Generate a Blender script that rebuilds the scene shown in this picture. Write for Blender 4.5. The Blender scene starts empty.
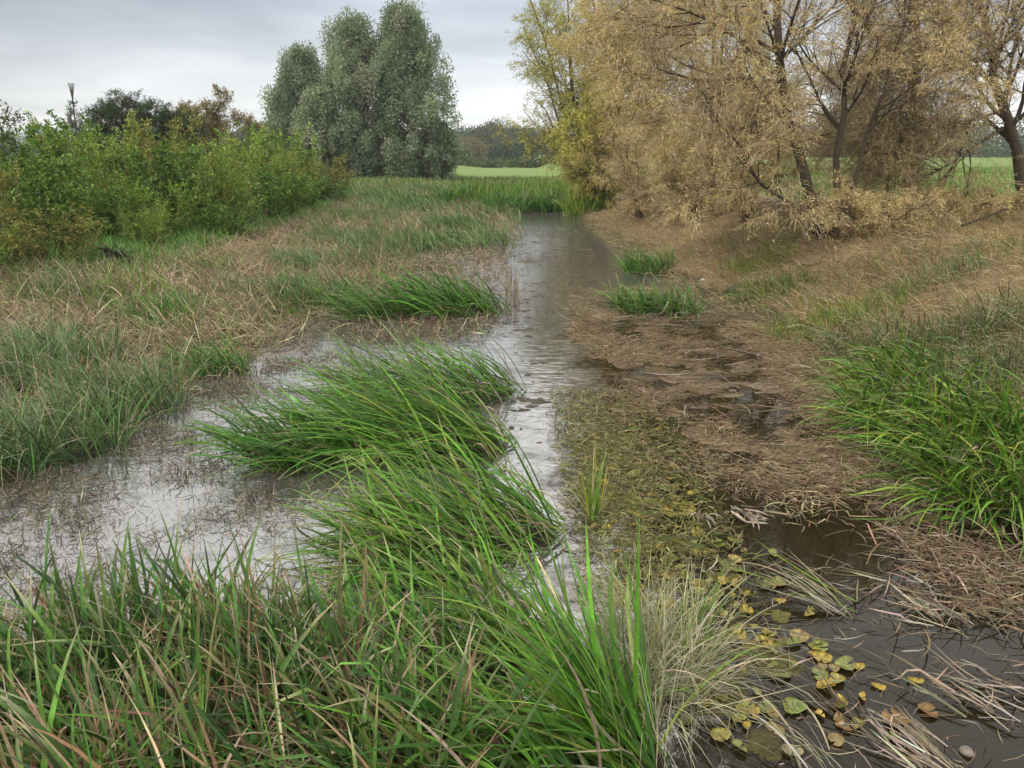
import bpy, math
import numpy as np

rng = np.random.default_rng(11)
PI = math.pi
scene = bpy.context.scene

# ------------------------------------------------------------------ camera
CAM_H, PITCH, FPX = 2.5, math.radians(17.34), 750.0
cam_d = bpy.data.cameras.new("camera")
cam_d.sensor_width = 36.0
cam_d.lens = 36.0 * FPX / 1024.0
cam_d.clip_start = 0.05
cam_d.clip_end = 6000.0
cam = bpy.data.objects.new("camera", cam_d)
scene.collection.objects.link(cam)
cam.location = (0, 0, CAM_H)
cam.rotation_euler = (PI / 2 - PITCH, 0, 0)
scene.camera = cam

# ------------------------------------------------------------------ sky, sun, exposure
SUN_EL, SUN_AZ = math.radians(44), math.radians(-128)     # azimuth measured from +Y towards +X
world = bpy.data.worlds.new("World")
scene.world = world
world.use_nodes = True
wn, wl = world.node_tree.nodes, world.node_tree.links
wn.clear()


def nd(nodes, typ, **kw):
    n = nodes.new(typ)
    for k, v in kw.items():
        if k == "ins":
            for kk, vv in v.items():
                n.inputs[kk].default_value = vv
        else:
            setattr(n, k, v)
    return n


out = nd(wn, "ShaderNodeOutputWorld")
bg = nd(wn, "ShaderNodeBackground", ins={"Strength": 0.1})
sky = nd(wn, "ShaderNodeTexSky", sky_type="NISHITA", sun_disc=False)
sky.sun_elevation = SUN_EL
sky.sun_rotation = SUN_AZ
tc = nd(wn, "ShaderNodeTexCoord")
sep = nd(wn, "ShaderNodeSeparateXYZ")
wl.new(tc.outputs["Generated"], sep.inputs[0])
zc = nd(wn, "ShaderNodeMath", operation="MAXIMUM", ins={1: 0.0})
wl.new(sep.outputs["Z"], zc.inputs[0])
zadd = nd(wn, "ShaderNodeMath", operation="ADD", ins={1: 0.12})
wl.new(zc.outputs[0], zadd.inputs[0])
dx_ = nd(wn, "ShaderNodeMath", operation="DIVIDE")
dy_ = nd(wn, "ShaderNodeMath", operation="DIVIDE")
wl.new(sep.outputs["X"], dx_.inputs[0]); wl.new(zadd.outputs[0], dx_.inputs[1])
wl.new(sep.outputs["Y"], dy_.inputs[0]); wl.new(zadd.outputs[0], dy_.inputs[1])
cmb = nd(wn, "ShaderNodeCombineXYZ")
wl.new(dx_.outputs[0], cmb.inputs[0]); wl.new(dy_.outputs[0], cmb.inputs[1])
ns = nd(wn, "ShaderNodeTexNoise", ins={"Scale": 0.55, "Detail": 7.0, "Roughness": 0.52, "Distortion": 0.3})
wl.new(cmb.outputs[0], ns.inputs["Vector"])
rmp = nd(wn, "ShaderNodeValToRGB")
rmp.color_ramp.elements[0].position = 0.36
rmp.color_ramp.elements[0].color = (0.62, 0.635, 0.66, 1)
rmp.color_ramp.elements[1].position = 0.66
rmp.color_ramp.elements[1].color = (1.0, 1.0, 1.0, 1)
wl.new(ns.outputs["Fac"], rmp.inputs[0])
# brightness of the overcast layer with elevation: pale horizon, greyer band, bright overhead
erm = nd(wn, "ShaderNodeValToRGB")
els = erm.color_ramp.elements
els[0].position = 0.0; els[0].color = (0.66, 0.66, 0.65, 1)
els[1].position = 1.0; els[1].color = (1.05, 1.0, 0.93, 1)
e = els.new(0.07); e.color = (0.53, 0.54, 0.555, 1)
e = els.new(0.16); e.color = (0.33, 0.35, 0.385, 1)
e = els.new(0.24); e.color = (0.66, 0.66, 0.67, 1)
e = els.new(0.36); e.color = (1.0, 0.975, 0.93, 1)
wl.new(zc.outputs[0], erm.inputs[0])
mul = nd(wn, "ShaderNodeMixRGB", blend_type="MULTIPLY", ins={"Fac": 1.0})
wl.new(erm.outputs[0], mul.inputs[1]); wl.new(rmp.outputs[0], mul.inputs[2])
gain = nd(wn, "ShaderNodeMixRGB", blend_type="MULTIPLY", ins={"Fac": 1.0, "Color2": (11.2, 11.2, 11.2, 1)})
bank = nd(wn, "ShaderNodeMapRange", interpolation_type="SMOOTHSTEP", ins={"From Min": -0.75, "From Max": 0.0, "To Min": 0.70, "To Max": 1.0})
wl.new(sep.outputs["X"], bank.inputs[0])
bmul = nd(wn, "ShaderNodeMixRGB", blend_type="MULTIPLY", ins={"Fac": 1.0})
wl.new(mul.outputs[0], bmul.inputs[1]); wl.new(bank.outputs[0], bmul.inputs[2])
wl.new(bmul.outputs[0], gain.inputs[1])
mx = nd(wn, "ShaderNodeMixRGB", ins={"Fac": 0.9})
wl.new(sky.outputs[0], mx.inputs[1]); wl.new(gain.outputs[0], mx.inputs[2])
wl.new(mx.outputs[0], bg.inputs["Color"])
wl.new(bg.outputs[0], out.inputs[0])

sun_d = bpy.data.lights.new("sun", "SUN")
sun_d.energy = 1.5
sun_d.angle = math.radians(14)
sun_d.color = (1.0, 0.92, 0.78)
sun = bpy.data.objects.new("sun", sun_d)
scene.collection.objects.link(sun)
sun.rotation_euler = (PI / 2 - SUN_EL, 0, PI - SUN_AZ)
sun.location = (-20, 10, 30)

vs = scene.view_settings
vs.view_transform = "Standard"
vs.look = "None"
vs.exposure = 1.0
vs.gamma = 1.0
vs.use_curve_mapping = False
scene.cycles.max_bounces = 6
scene.cycles.transparent_max_bounces = 4
scene.cycles.use_denoising = True

# ------------------------------------------------------------------ helpers
COL = scene.collection
FWD = np.array([0, math.cos(PITCH), -math.sin(PITCH)])
UP = np.array([0, math.sin(PITCH), math.cos(PITCH)])
RGT = np.array([1.0, 0, 0])


def ray(px, py):
    return FWD + RGT * ((px - 512) / FPX) + UP * ((384 - py) / FPX)


def W(px, py, z=0.0):
    d = ray(px, py)
    t = (z - CAM_H) / d[2]
    return np.array([0, 0, CAM_H]) + d * t


def at(px, py, Y):
    d = ray(px, py)
    return np.array([0, 0, CAM_H]) + d * (Y / d[1])


_T = np.random.default_rng(5).random((256, 256))


def vnoise(x, y):
    xi = np.floor(x).astype(int); yi = np.floor(y).astype(int)
    fx = x - xi; fy = y - yi
    fx = fx * fx * (3 - 2 * fx); fy = fy * fy * (3 - 2 * fy)
    a = _T[xi & 255, yi & 255]; b = _T[(xi + 1) & 255, yi & 255]
    c = _T[xi & 255, (yi + 1) & 255]; d = _T[(xi + 1) & 255, (yi + 1) & 255]
    return (a * (1 - fx) + b * fx) * (1 - fy) + (c * (1 - fx) + d * fx) * fy


def fbm(x, y, oct=4, off=0.0):
    s, a, t = 0.0, 0.5, 0.0
    x = np.asarray(x, float) + off * 17.3; y = np.asarray(y, float) + off * 9.7
    for _ in range(oct):
        s = s + a * vnoise(x, y); t += a
        a *= 0.5; x = x * 2.03 + 13.1; y = y * 2.03 + 7.7
    return s / t


def smooth(t):
    t = np.clip(t, 0, 1)
    return t * t * (3 - 2 * t)


# banks, in metres
LEFT_EDGE = np.array([W(*p)[:2] for p in [(-250, 520), (-60, 470), (60, 440), (150, 405), (215, 368), (262, 340), (305, 316), (385, 284), (415, 258), (485, 232), (505, 224), (518, 217)]])
RIGHT_EDGE = np.array([W(*p)[:2] for p in [(1500, 700), (1130, 600), (1010, 535), (905, 480), (868, 425), (842, 380), (795, 334), (735, 308), (690, 290), (640, 262), (605, 238), (580, 221), (570, 214)]])
Y_END = 33.0


def edges(y):
    xl = np.interp(y, LEFT_EDGE[:, 1], LEFT_EDGE[:, 0])
    xr = np.interp(y, RIGHT_EDGE[:, 1], RIGHT_EDGE[:, 0])
    return xl, xr


def H(x, y):
    x = np.asarray(x, float); y = np.asarray(y, float)
    xl, xr = edges(y)
    dl = xl - x; dr = x - xr
    n = fbm(x * 0.7, y * 0.7, 4) - 0.5
    n2 = fbm(x * 3.1, y * 3.1, 3, 2) - 0.5
    hl = -0.25 + 0.31 * smooth((dl + 0.7) / 1.5) + 0.40 * smooth((dl - 1.0) / 7)
    hr = -0.25 + 0.34 * smooth((dr + 0.5) / 1.0) + 0.98 * smooth((dr - 0.1) / 4.0)
    he = -0.25 + 0.45 * smooth((y - Y_END + 2) / 4)
    h = np.maximum(np.maximum(hl, hr), he)
    h = np.where(y < 2.2, np.minimum(h, 0.2), h)
    near = np.clip(1.4 - y / 60.0, 0.04, 1)
    h = h + (0.22 * n + (0.07 + 0.09 * smooth((dr - 0.5) / 2)) * n2) * near
    return h


def ground_hit(px, py):
    d = ray(px, py); o = np.array([0, 0, CAM_H])
    t = np.linspace(1.5, 400, 60000)
    P = o + d[None] * t[:, None]
    k = np.argmax(P[:, 2] < np.maximum(H(P[:, 0], P[:, 1]), 0.0))
    return P[k]


def tagp(o, label=None, cat=None, group=None, kind=None):
    if label: o["label"] = label
    if cat: o["category"] = cat
    if group: o["group"] = group
    if kind: o["kind"] = kind
    return o


def empty(name, loc, label, cat, group=None, rz=0.0):
    o = bpy.data.objects.new(name, None)
    o.empty_display_size = 0.2
    COL.objects.link(o)
    o.location = [float(v) for v in loc]
    o.rotation_euler = (0, 0, rz)
    return tagp(o, label, cat, group)


def add_mesh(name, V, F, C=None, mat=None, parent=None, origin=None, smooth_sh=True):
    """V (n,3), F (m,k) one face size (or list of such arrays), C (n,3) colour"""
    V = np.asarray(V, np.float64)
    if origin is not None:
        V = V - np.asarray(origin)[None]
    Fs = F if isinstance(F, list) else [F]
    Fs = [f for f in Fs if len(f)]
    me = bpy.data.meshes.new(name)
    me.vertices.add(len(V))
    me.vertices.foreach_set("co", V.astype(np.float32).ravel())
    tot = np.concatenate([np.full(len(f), f.shape[1], np.int32) for f in Fs])
    idx = np.concatenate([f.ravel() for f in Fs]).astype(np.int32)
    me.loops.add(len(idx)); me.loops.foreach_set("vertex_index", idx)
    me.polygons.add(len(tot))
    st = np.concatenate([[0], np.cumsum(tot)[:-1]]).astype(np.int32)
    me.polygons.foreach_set("loop_start", st)
    me.polygons.foreach_set("loop_total", tot)
    me.update(calc_edges=True)
    if smooth_sh:
        me.polygons.foreach_set("use_smooth", np.ones(len(tot), bool))
    if C is not None:
        a = me.color_attributes.new("Col", "FLOAT_COLOR", "POINT")
        c4 = np.ones((len(V), 4), np.float32); c4[:, :3] = C
        a.data.foreach_set("color", c4.ravel())
    if mat is not None:
        me.materials.append(mat)
    o = bpy.data.objects.new(name, me)
    COL.objects.link(o)
    if parent is not None:
        o.parent = parent
    elif origin is not None:
        o.location = [float(v) for v in origin]
    return o


class Buf:
    def __init__(s): s.V, s.F, s.C, s.n = [], [], [], 0

    def add(s, V, F, C):
        V = V.reshape(-1, 3); C = np.broadcast_to(C, V.shape) if np.ndim(C) == 1 else C.reshape(-1, 3)
        s.V.append(V); s.C.append(C); s.F.append(np.asarray(F) + s.n); s.n += len(V)

    def build(s, name, mat, parent=None, origin=None):
        ks = sorted({f.shape[1] for f in s.F})
        Fs = [np.concatenate([f for f in s.F if f.shape[1] == k]) for k in ks]
        return add_mesh(name, np.concatenate(s.V), Fs, np.concatenate(s.C), mat, parent, origin)


def pick(pal, n, jit=0.25, hue=0.08):
    """n colours out of a palette [(weight, (r,g,b)), ...] with leaf to leaf variation"""
    w = np.array([p[0] for p in pal], float); w /= w.sum()
    c = np.array([p[1] for p in pal])[rng.choice(len(pal), n, p=w)]
    c = c * np.exp(rng.normal(0, jit, (n, 1))) * np.exp(rng.normal(0, hue, (n, 3)))
    return np.clip(c, 0.004, 0.85)


def norm(v):
    return v / np.maximum(np.linalg.norm(v, axis=-1, keepdims=True), 1e-9)


def blades(buf, roots, az, length, width, lean, bend, segs=5, col=None, tip=None, tipmix=0.0, power=1.4,
           twist=0.5, ground=None, keel=0.0, curl=0.15, kink=0.0):
    """ribbon leaves: start LEAN from the vertical towards AZ, bow over by BEND"""
    N = len(roots)
    az = np.broadcast_to(az, N); length = np.broadcast_to(length, N); width = np.broadcast_to(width, N)
    lean = np.broadcast_to(lean, N); bend = np.broadcast_to(bend, N)
    t = np.linspace(0, 1, segs + 1)
    th = lean[:, None] + bend[:, None] * t[None] ** power
    if kink > 0:
        kk = rng.random(N) < kink
        kp = rng.uniform(0.35, 0.8, N)
        th = th + np.where(kk[:, None] & (t[None] > kp[:, None]), rng.uniform(0.8, 1.7, N)[:, None], 0)
    a = az[:, None] + (rng.normal(0, curl, N))[:, None] * t[None] * 2
    thm = (th[:, :-1] + th[:, 1:]) / 2; am = (a[:, :-1] + a[:, 1:]) / 2
    d = np.stack([np.sin(thm) * np.cos(am), np.sin(thm) * np.sin(am), np.cos(thm)], -1) * (length / segs)[:, None, None]
    P = np.concatenate([np.zeros((N, 1, 3)), np.cumsum(d, 1)], 1) + roots[:, None]
    if ground is not None:
        g = ground(P[..., 0], P[..., 1]) + (0.006 + 0.05 * rng.random(N) ** 2)[:, None] * np.clip(t * 4, 0, 1)[None]
        P[..., 2] = np.where(t[None] > 0.05, np.maximum(P[..., 2], g), P[..., 2])
    side = np.stack([-np.sin(a), np.cos(a), np.zeros_like(a)], -1)
    tan = np.concatenate([d, d[:, -1:]], 1); tan = norm(tan)
    nrm = norm(np.cross(tan, side))
    tw = (rng.normal(0, twist, N))[:, None] + rng.normal(0, twist * 0.6, N)[:, None] * t[None]
    sd = side * np.cos(tw)[..., None] + nrm * np.sin(tw)[..., None]
    nr = -side * np.sin(tw)[..., None] + nrm * np.cos(tw)[..., None]
    wp = np.clip(0.55 + 1.5 * t, 0, 1) * np.clip(1 - t ** 3.0, 0.03, 1) ** 0.8
    hw = 0.5 * width[:, None] * wp[None]
    c = np.repeat(col[:, None], segs + 1, 1)
    if tip is not None:
        m = np.clip((t[None] - (1 - tipmix)) / max(tipmix, 1e-3), 0, 1)[..., None] * (rng.random(N) < 0.6)[:, None, None]
        c = c * (1 - m) + tip[:, None] * m
    if keel > 0:
        L = P - sd * hw[..., None]; R = P + sd * hw[..., None]; M = P - nr * (hw * keel)[..., None]
        V = np.stack([L, M, R], 2)
        k = 3
    else:
        V = np.stack([P - sd * hw[..., None], P + sd * hw[..., None]], 2); k = 2
    cc = np.repeat(c[:, :, None], k, 2)
    base = (np.arange(N) * (segs + 1) * k)[:, None, None]
    s_ = (np.arange(segs) * k)[None, :, None]; j = np.arange(k - 1)[None, None]
    i0 = base + s_ + j
    F = np.stack([i0, i0 + 1, i0 + k + 1, i0 + k], -1).reshape(-1, 4)
    buf.add(V, F, cc)


def leaves(buf, pos, dirv, length, width, col, fold=0.25, flat=None):
    """one diamond leaf (two facets on the midrib) each"""
    N = len(pos)
    length = np.broadcast_to(length, N)[:, None]; width = np.broadcast_to(width, N)[:, None]
    dirv = norm(dirv)
    r = rng.normal(0, 1, (N, 3))
    if flat is not None:
        r = r * (1 - flat) + np.array([0, 0, 1.0]) * flat
    side = norm(np.cross(dirv, r)); nrm = np.cross(side, dirv)
    mid = pos + dirv * length * 0.45
    V = np.stack([pos, mid + side * width / 2 + nrm * width * fold, pos + dirv * length - nrm * length * 0.12,
                  mid - side * width / 2 + nrm * width * fold], 1)
    b = np.arange(N)[:, None] * 4
    F = np.concatenate([b + np.array([[0, 1, 2]]), b + np.array([[0, 2, 3]])])
    buf.add(V, F, np.repeat(col[:, None], 4, 1))


def tubes(buf, P, R, sides, col):
    """P (N,K,3) centre lines, R (N,K) radii"""
    N, K, _ = P.shape
    tan = np.empty_like(P)
    tan[:, 1:-1] = P[:, 2:] - P[:, :-2]; tan[:, 0] = P[:, 1] - P[:, 0]; tan[:, -1] = P[:, -1] - P[:, -2]
    tan = norm(tan)
    ref = np.where(np.abs(tan[:, :1, 2:3]) > 0.9, np.array([[[1.0, 0.1, 0]]]), np.array([[[0.05, 0.1, 1.0]]]))
    s = norm(np.cross(tan, np.broadcast_to(ref, P.shape))); n = np.cross(s, tan)
    an = np.arange(sides) * 2 * PI / sides
    V = P[:, :, None] + R[:, :, None, None] * (s[:, :, None] * np.cos(an)[None, None, :, None] + n[:, :, None] * np.sin(an)[None, None, :, None])
    base = (np.arange(N) * K * sides)[:, None, None]
    r_ = (np.arange(K - 1) * sides)[None, :, None]; j = np.arange(sides)[None, None]; j2 = (j + 1) % sides
    F = np.stack([base + r_ + j, base + r_ + j2, base + r_ + sides + j2, base + r_ + sides + j], -1).reshape(-1, 4)
    c = np.broadcast_to(np.asarray(col)[:, None, None] if np.ndim(col) == 2 else np.asarray(col), V.shape)
    buf.add(V, F, c)


def resample(pts, K):
    pts = np.asarray(pts, float)
    s = np.concatenate([[0], np.cumsum(np.linalg.norm(np.diff(pts, axis=0), axis=1))])
    u = np.linspace(0, s[-1], K)
    return np.stack([np.interp(u, s, pts[:, i]) for i in range(3)], -1)


def grow(P, R, nper, t0, lmin, lmax, ang, trop, wig, K=6, taper=0.25, rk=0.6, rmin=0.002, t1=1.0, bias=None, lend=0.5):
    """nper branches on every parent line"""
    N, Kp, _ = P.shape
    idx = np.repeat(np.arange(N), nper); M = len(idx)
    t = rng.uniform(t0, t1, M); u = t * (Kp - 1); i = np.minimum(u.astype(int), Kp - 2); f = u - i
    p0 = P[idx, i] * (1 - f)[:, None] + P[idx, i + 1] * f[:, None]
    r0 = R[idx, i] * (1 - f) + R[idx, i + 1] * f
    tan = norm(P[idx, i + 1] - P[idx, i])
    perp = rng.normal(0, 1, (M, 3))
    if bias is not None:
        perp = perp + np.asarray(bias)
    perp = norm(perp - tan * np.sum(perp * tan, -1, keepdims=True))
    a = rng.normal(ang, 0.2, M)[:, None]
    d = tan * np.cos(a) + perp * np.sin(a)
    L = rng.uniform(lmin, lmax, M) * (1 - (1 - lend) * (t - t0) / max(1e-6, 1 - t0))
    pts = [p0]
    for k in range(K - 1):
        d = norm(d + np.array([0, 0, trop]) * (1.0 / K) * 2 + rng.normal(0, wig, (M, 3)))
        pts.append(pts[-1] + d * (L / (K - 1))[:, None])
    Q = np.stack(pts, 1)
    rs = np.minimum(r0 * rk, L * 0.03 + rmin)
    RR = np.maximum(rs[:, None] * np.linspace(1, taper, K)[None], rmin)
    return Q, RR


def along(P, n, t0=0.1, jitter=0.0):
    N, K, _ = P.shape
    idx = np.repeat(np.arange(N), n); M = len(idx)
    u = rng.uniform(t0, 1, M) * (K - 1); i = np.minimum(u.astype(int), K - 2); f = (u - i)[:, None]
    p = P[idx, i] * (1 - f) + P[idx, i + 1] * f
    return p + rng.normal(0, jitter, (M, 3)), norm(P[idx, i + 1] - P[idx, i])


# ------------------------------------------------------------------ materials
def mat_leaf(name, trans=0.25, rough=0.5, spec=0.35, bump=0.0):
    m = bpy.data.materials.new(name); m.use_nodes = True
    n, l = m.node_tree.nodes, m.node_tree.links
    n.clear()
    o = nd(n, "ShaderNodeOutputMaterial")
    at_ = nd(n, "ShaderNodeVertexColor", layer_name="Col")
    tcn = nd(n, "ShaderNodeTexCoord")
    no = nd(n, "ShaderNodeTexNoise", ins={"Scale": 26.0, "Detail": 3.0})
    l.new(tcn.outputs["Object"], no.inputs["Vector"])
    rp = nd(n, "ShaderNodeMapRange", ins={"From Min": 0.3, "From Max": 0.7, "To Min": 0.78, "To Max": 1.22})
    l.new(no.outputs["Fac"], rp.inputs[0])
    mu = nd(n, "ShaderNodeMixRGB", blend_type="MULTIPLY", ins={"Fac": 1.0})
    l.new(at_.outputs[0], mu.inputs[1]); l.new(rp.outputs[0], mu.inputs[2])
    b = nd(n, "ShaderNodeBsdfPrincipled", ins={"Roughness": rough, "Specular IOR Level": spec})
    l.new(mu.outputs[0], b.inputs["Base Color"])
    if trans > 0:
        tr = nd(n, "ShaderNodeBsdfTranslucent")
        hs = nd(n, "ShaderNodeMixRGB", blend_type="MULTIPLY", ins={"Fac": 1.0, "Color2": (1.25, 1.2, 0.7, 1)})
        l.new(mu.outputs[0], hs.inputs[1]); l.new(hs.outputs[0], tr.inputs[0])
        ms = nd(n, "ShaderNodeMixShader", ins={0: trans})
        l.new(b.outputs[0], ms.inputs[1]); l.new(tr.outputs[0], ms.inputs[2])
        l.new(ms.outputs[0], o.inputs[0])
    else:
        l.new(b.outputs[0], o.inputs[0])
    return m


def mat_ground(name, bump=0.6, scale=14.0, rough=0.95, spec=0.15):
    m = bpy.data.materials.new(name); m.use_nodes = True
    n, l = m.node_tree.nodes, m.node_tree.links
    b = n["Principled BSDF"]
    b.inputs["Roughness"].default_value = rough
    b.inputs["Specular IOR Level"].default_value = spec
    at_ = nd(n, "ShaderNodeVertexColor", layer_name="Col")
    tcn = nd(n, "ShaderNodeTexCoord")
    mp = nd(n, "ShaderNodeMapping"); mp.inputs["Scale"].default_value = (1.0, 2.2, 1.0)
    mp.inputs["Rotation"].default_value = (0, 0, 0.5)
    l.new(tcn.outputs["Object"], mp.inputs[0])
    no = nd(n, "ShaderNodeTexNoise", ins={"Scale": scale, "Detail": 8.0, "Roughness": 0.7})
    l.new(mp.outputs[0], no.inputs["Vector"])
    rp = nd(n, "ShaderNodeMapRange", ins={"From Min": 0.3, "From Max": 0.7, "To Min": 0.55, "To Max": 1.4})
    l.new(no.outputs["Fac"], rp.inputs[0])
    mu = nd(n, "ShaderNodeMixRGB", blend_type="MULTIPLY", ins={"Fac": 1.0})
    l.new(at_.outputs[0], mu.inputs[1]); l.new(rp.outputs[0], mu.inputs[2])
    l.new(mu.outputs[0], b.inputs["Base Color"])
    bp = nd(n, "ShaderNodeBump", ins={"Strength": bump, "Distance": 0.05})
    l.new(no.outputs["Fac"], bp.inputs["Height"]); l.new(bp.outputs[0], b.inputs["Normal"])
    return m


def mat_water():
    m = bpy.data.materials.new("marsh_water"); m.use_nodes = True
    n, l = m.node_tree.nodes, m.node_tree.links
    b = n["Principled BSDF"]
    
    tcn = nd(n, "ShaderNodeTexCoord")
    # ripples
    mp = nd(n, "ShaderNodeMapping"); mp.inputs["Scale"].default_value = (1.0, 2.0, 1.0)
    l.new(tcn.outputs["Object"], mp.inputs[0])
    w1 = nd(n, "ShaderNodeTexNoise", ins={"Scale": 5.0, "Detail": 3.0, "Roughness": 0.5, "Distortion": 0.4})
    l.new(mp.outputs[0], w1.inputs["Vector"])
    bp = nd(n, "ShaderNodeBump", ins={"Strength": 0.3, "Distance": 0.04})
    l.new(w1.outputs["Fac"], bp.inputs["Height"]); l.new(bp.outputs[0], b.inputs["Normal"])
    w2 = nd(n, "ShaderNodeMapRange", ins={"From Min": 0.0, "From Max": 0.3, "To Min": 0.02, "To Max": 0.15})
    # grey film of scum, from the vertex colour (amount) broken up by noise
    at_ = nd(n, "ShaderNodeVertexColor", layer_name="Col")
    sp = nd(n, "ShaderNodeSeparateColor"); l.new(at_.outputs[0], sp.inputs[0])
    l.new(sp.outputs[0], w2.inputs[0]); l.new(w2.outputs[0], bp.inputs["Strength"])
    s1 = nd(n, "ShaderNodeTexNoise", ins={"Scale": 3.2, "Detail": 9.0, "Roughness": 0.68, "Distortion": 0.8})
    l.new(tcn.outputs["Object"], s1.inputs["Vector"])
    ad = nd(n, "ShaderNodeMath", operation="ADD"); l.new(s1.outputs["Fac"], ad.inputs[0]); l.new(sp.outputs[0], ad.inputs[1])
    mr = nd(n, "ShaderNodeMapRange", ins={"From Min": 0.66, "From Max": 0.92, "To Min": 0.0, "To Max": 0.8})
    l.new(ad.outputs[0], mr.inputs[0])
    # fine dark flecks of peat in the film
    s2 = nd(n, "ShaderNodeTexNoise", ins={"Scale": 22.0, "Detail": 6.0, "Roughness": 0.75, "Distortion": 1.2})
    l.new(mp.outputs[0], s2.inputs["Vector"])
    fr = nd(n, "ShaderNodeMapRange", ins={"From Min": 0.50, "From Max": 0.60, "To Min": 0.0, "To Max": 1.0})
    l.new(s2.outputs["Fac"], fr.inputs[0])
    water_c = nd(n, "ShaderNodeMixRGB", ins={"Color1": (0.007, 0.006, 0.003, 1), "Color2": (0.020, 0.016, 0.007, 1)})
    l.new(s1.outputs["Fac"], water_c.inputs[0])
    film = nd(n, "ShaderNodeMixRGB", ins={"Color1": (0.10, 0.097, 0.09, 1), "Color2": (0.05, 0.046, 0.038, 1)})
    l.new(fr.outputs[0], film.inputs[0])
    mc = nd(n, "ShaderNodeMixRGB"); l.new(mr.outputs[0], mc.inputs[0])
    l.new(water_c.outputs[0], mc.inputs[1]); l.new(film.outputs[0], mc.inputs[2])
    l.new(mc.outputs[0], b.inputs["Base Color"])
    io = nd(n, "ShaderNodeMapRange", ins={"From Min": 0.0, "From Max": 0.8, "To Min": 1.33, "To Max": 4.6})
    fi = nd(n, "ShaderNodeMath", operation="MULTIPLY_ADD", ins={1: -0.25, 2: 1.0}); l.new(fr.outputs[0], fi.inputs[0])
    fm = nd(n, "ShaderNodeMath", operation="MULTIPLY"); l.new(fi.outputs[0], fm.inputs[0]); l.new(mr.outputs[0], fm.inputs[1])
    l.new(fm.outputs[0], io.inputs[0]); l.new(io.outputs[0], b.inputs["IOR"])
    rr = nd(n, "ShaderNodeMapRange", ins={"From Min": 0.0, "From Max": 0.8, "To Min": 0.01, "To Max": 0.06})
    l.new(mr.outputs[0], rr.inputs[0]); l.new(rr.outputs[0], b.inputs["Roughness"])
    return m


M_SEDGE = mat_leaf("sedge_leaf", 0.16, 0.5, 0.28)
M_DRY = mat_leaf("dry_straw", 0.25, 0.7, 0.2)
M_LEAF = mat_leaf("tree_leaf", 0.28, 0.5, 0.3)
M_BARK = mat_ground("bark", 0.8, 20.0)
M_GROUND = mat_ground("earth_and_thatch", 0.8, 11.0)
M_MAT = mat_ground("matted_vegetation", 1.0, 24.0, 0.75, 0.35)
M_PAD = mat_leaf("lily_leaf", 0.1, 0.35, 0.5)
M_STONE = mat_ground("stone", 0.5, 30.0, 0.8, 0.3)
M_WATER = mat_water()

# palettes (linear base colours)
GREEN = [(5, (0.078, 0.195, 0.018)), (3, (0.12, 0.245, 0.030)), (3, (0.038, 0.105, 0.013)), (1, (0.17, 0.22, 0.045))]
DEEP = [(4, (0.055, 0.155, 0.018)), (3, (0.085, 0.20, 0.024)), (3, (0.030, 0.085, 0.013))]
YELG = [(4, (0.15, 0.25, 0.028)), (3, (0.08, 0.17, 0.024)), (2, (0.20, 0.22, 0.035))]
GREYG = [(4, (0.085, 0.14, 0.05)), (3, (0.12, 0.165, 0.075)), (2, (0.055, 0.10, 0.035)), (1, (0.20, 0.20, 0.11))]
BLUEG = [(4, (0.085, 0.165, 0.065)), (3, (0.12, 0.20, 0.085)), (1, (0.20, 0.21, 0.10))]
STRAW = [(4, (0.31, 0.25, 0.165)), (3, (0.40, 0.335, 0.23)), (2, (0.20, 0.155, 0.105)), (2, (0.13, 0.095, 0.065))]
PALE = [(3, (0.36, 0.34, 0.24)), (2, (0.28, 0.28, 0.18)), (1, (0.20, 0.22, 0.11))]
TAN = [(4, (0.36, 0.28, 0.17)), (3, (0.45, 0.365, 0.24)), (2, (0.25, 0.18, 0.11)), (1, (0.28, 0.25, 0.12))]
BROWN = [(4, (0.155, 0.112, 0.070)), (3, (0.22, 0.165, 0.105)), (3, (0.085, 0.062, 0.040)), (1, (0.29, 0.22, 0.15))]
DARKB = [(3, (0.050, 0.040, 0.028)), (2, (0.080, 0.062, 0.042)), (1, (0.13, 0.10, 0.07))]
GREYB = [(3, (0.30, 0.26, 0.21)), (2, (0.20, 0.165, 0.12)), (1, (0.40, 0.36, 0.30))]


def Hw(x, y):
    return np.maximum(H(x, y), 0.0)


# ------------------------------------------------------------------ ground, water
def axis(*segs):
    a = []
    for lo, hi, st in segs:
        a.append(np.arange(lo, hi, st))
    return np.unique(np.concatenate(a))


gx = axis((-2500, -300, 150), (-300, -60, 15), (-60, -16, 1.5), (-16, 14, 0.09), (14, 60, 1.5), (60, 300, 15), (300, 2501, 150))
gy = np.concatenate([np.arange(-6, 1, 0.5), 1 * 1.0105 ** np.arange(0, 740)])
X, Y = np.meshgrid(gx, gy)
Z = H(X, Y)
xl, xr = edges(Y)
cA = np.array
n1 = fbm(X * 0.5, Y * 0.5, 4, 1)[..., None]; n2 = fbm(X * 2.2, Y * 2.2, 3, 3)[..., None]
straw = cA([0.25, 0.20, 0.135]); verge = cA([0.07, 0.13, 0.03]); tan = cA([0.24, 0.18, 0.11]); mud = cA([0.07, 0.056, 0.038])
olive = cA([0.12, 0.14, 0.05]); field = cA([0.15, 0.22, 0.065])
left = (X < (xl + xr) / 2)[..., None]
c = np.where(left, straw * (0.75 + 0.5 * n2), tan * (0.75 + 0.5 * n2))
vg = smooth((fbm(X * 0.3, Y * 0.3, 3, 8) - 0.5) * 6)[..., None] * 0.2
c = c * (1 - vg) + verge * vg
c = np.where((Z < 0.1)[..., None], mud * (0.7 + 0.6 * n2), c)
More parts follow.
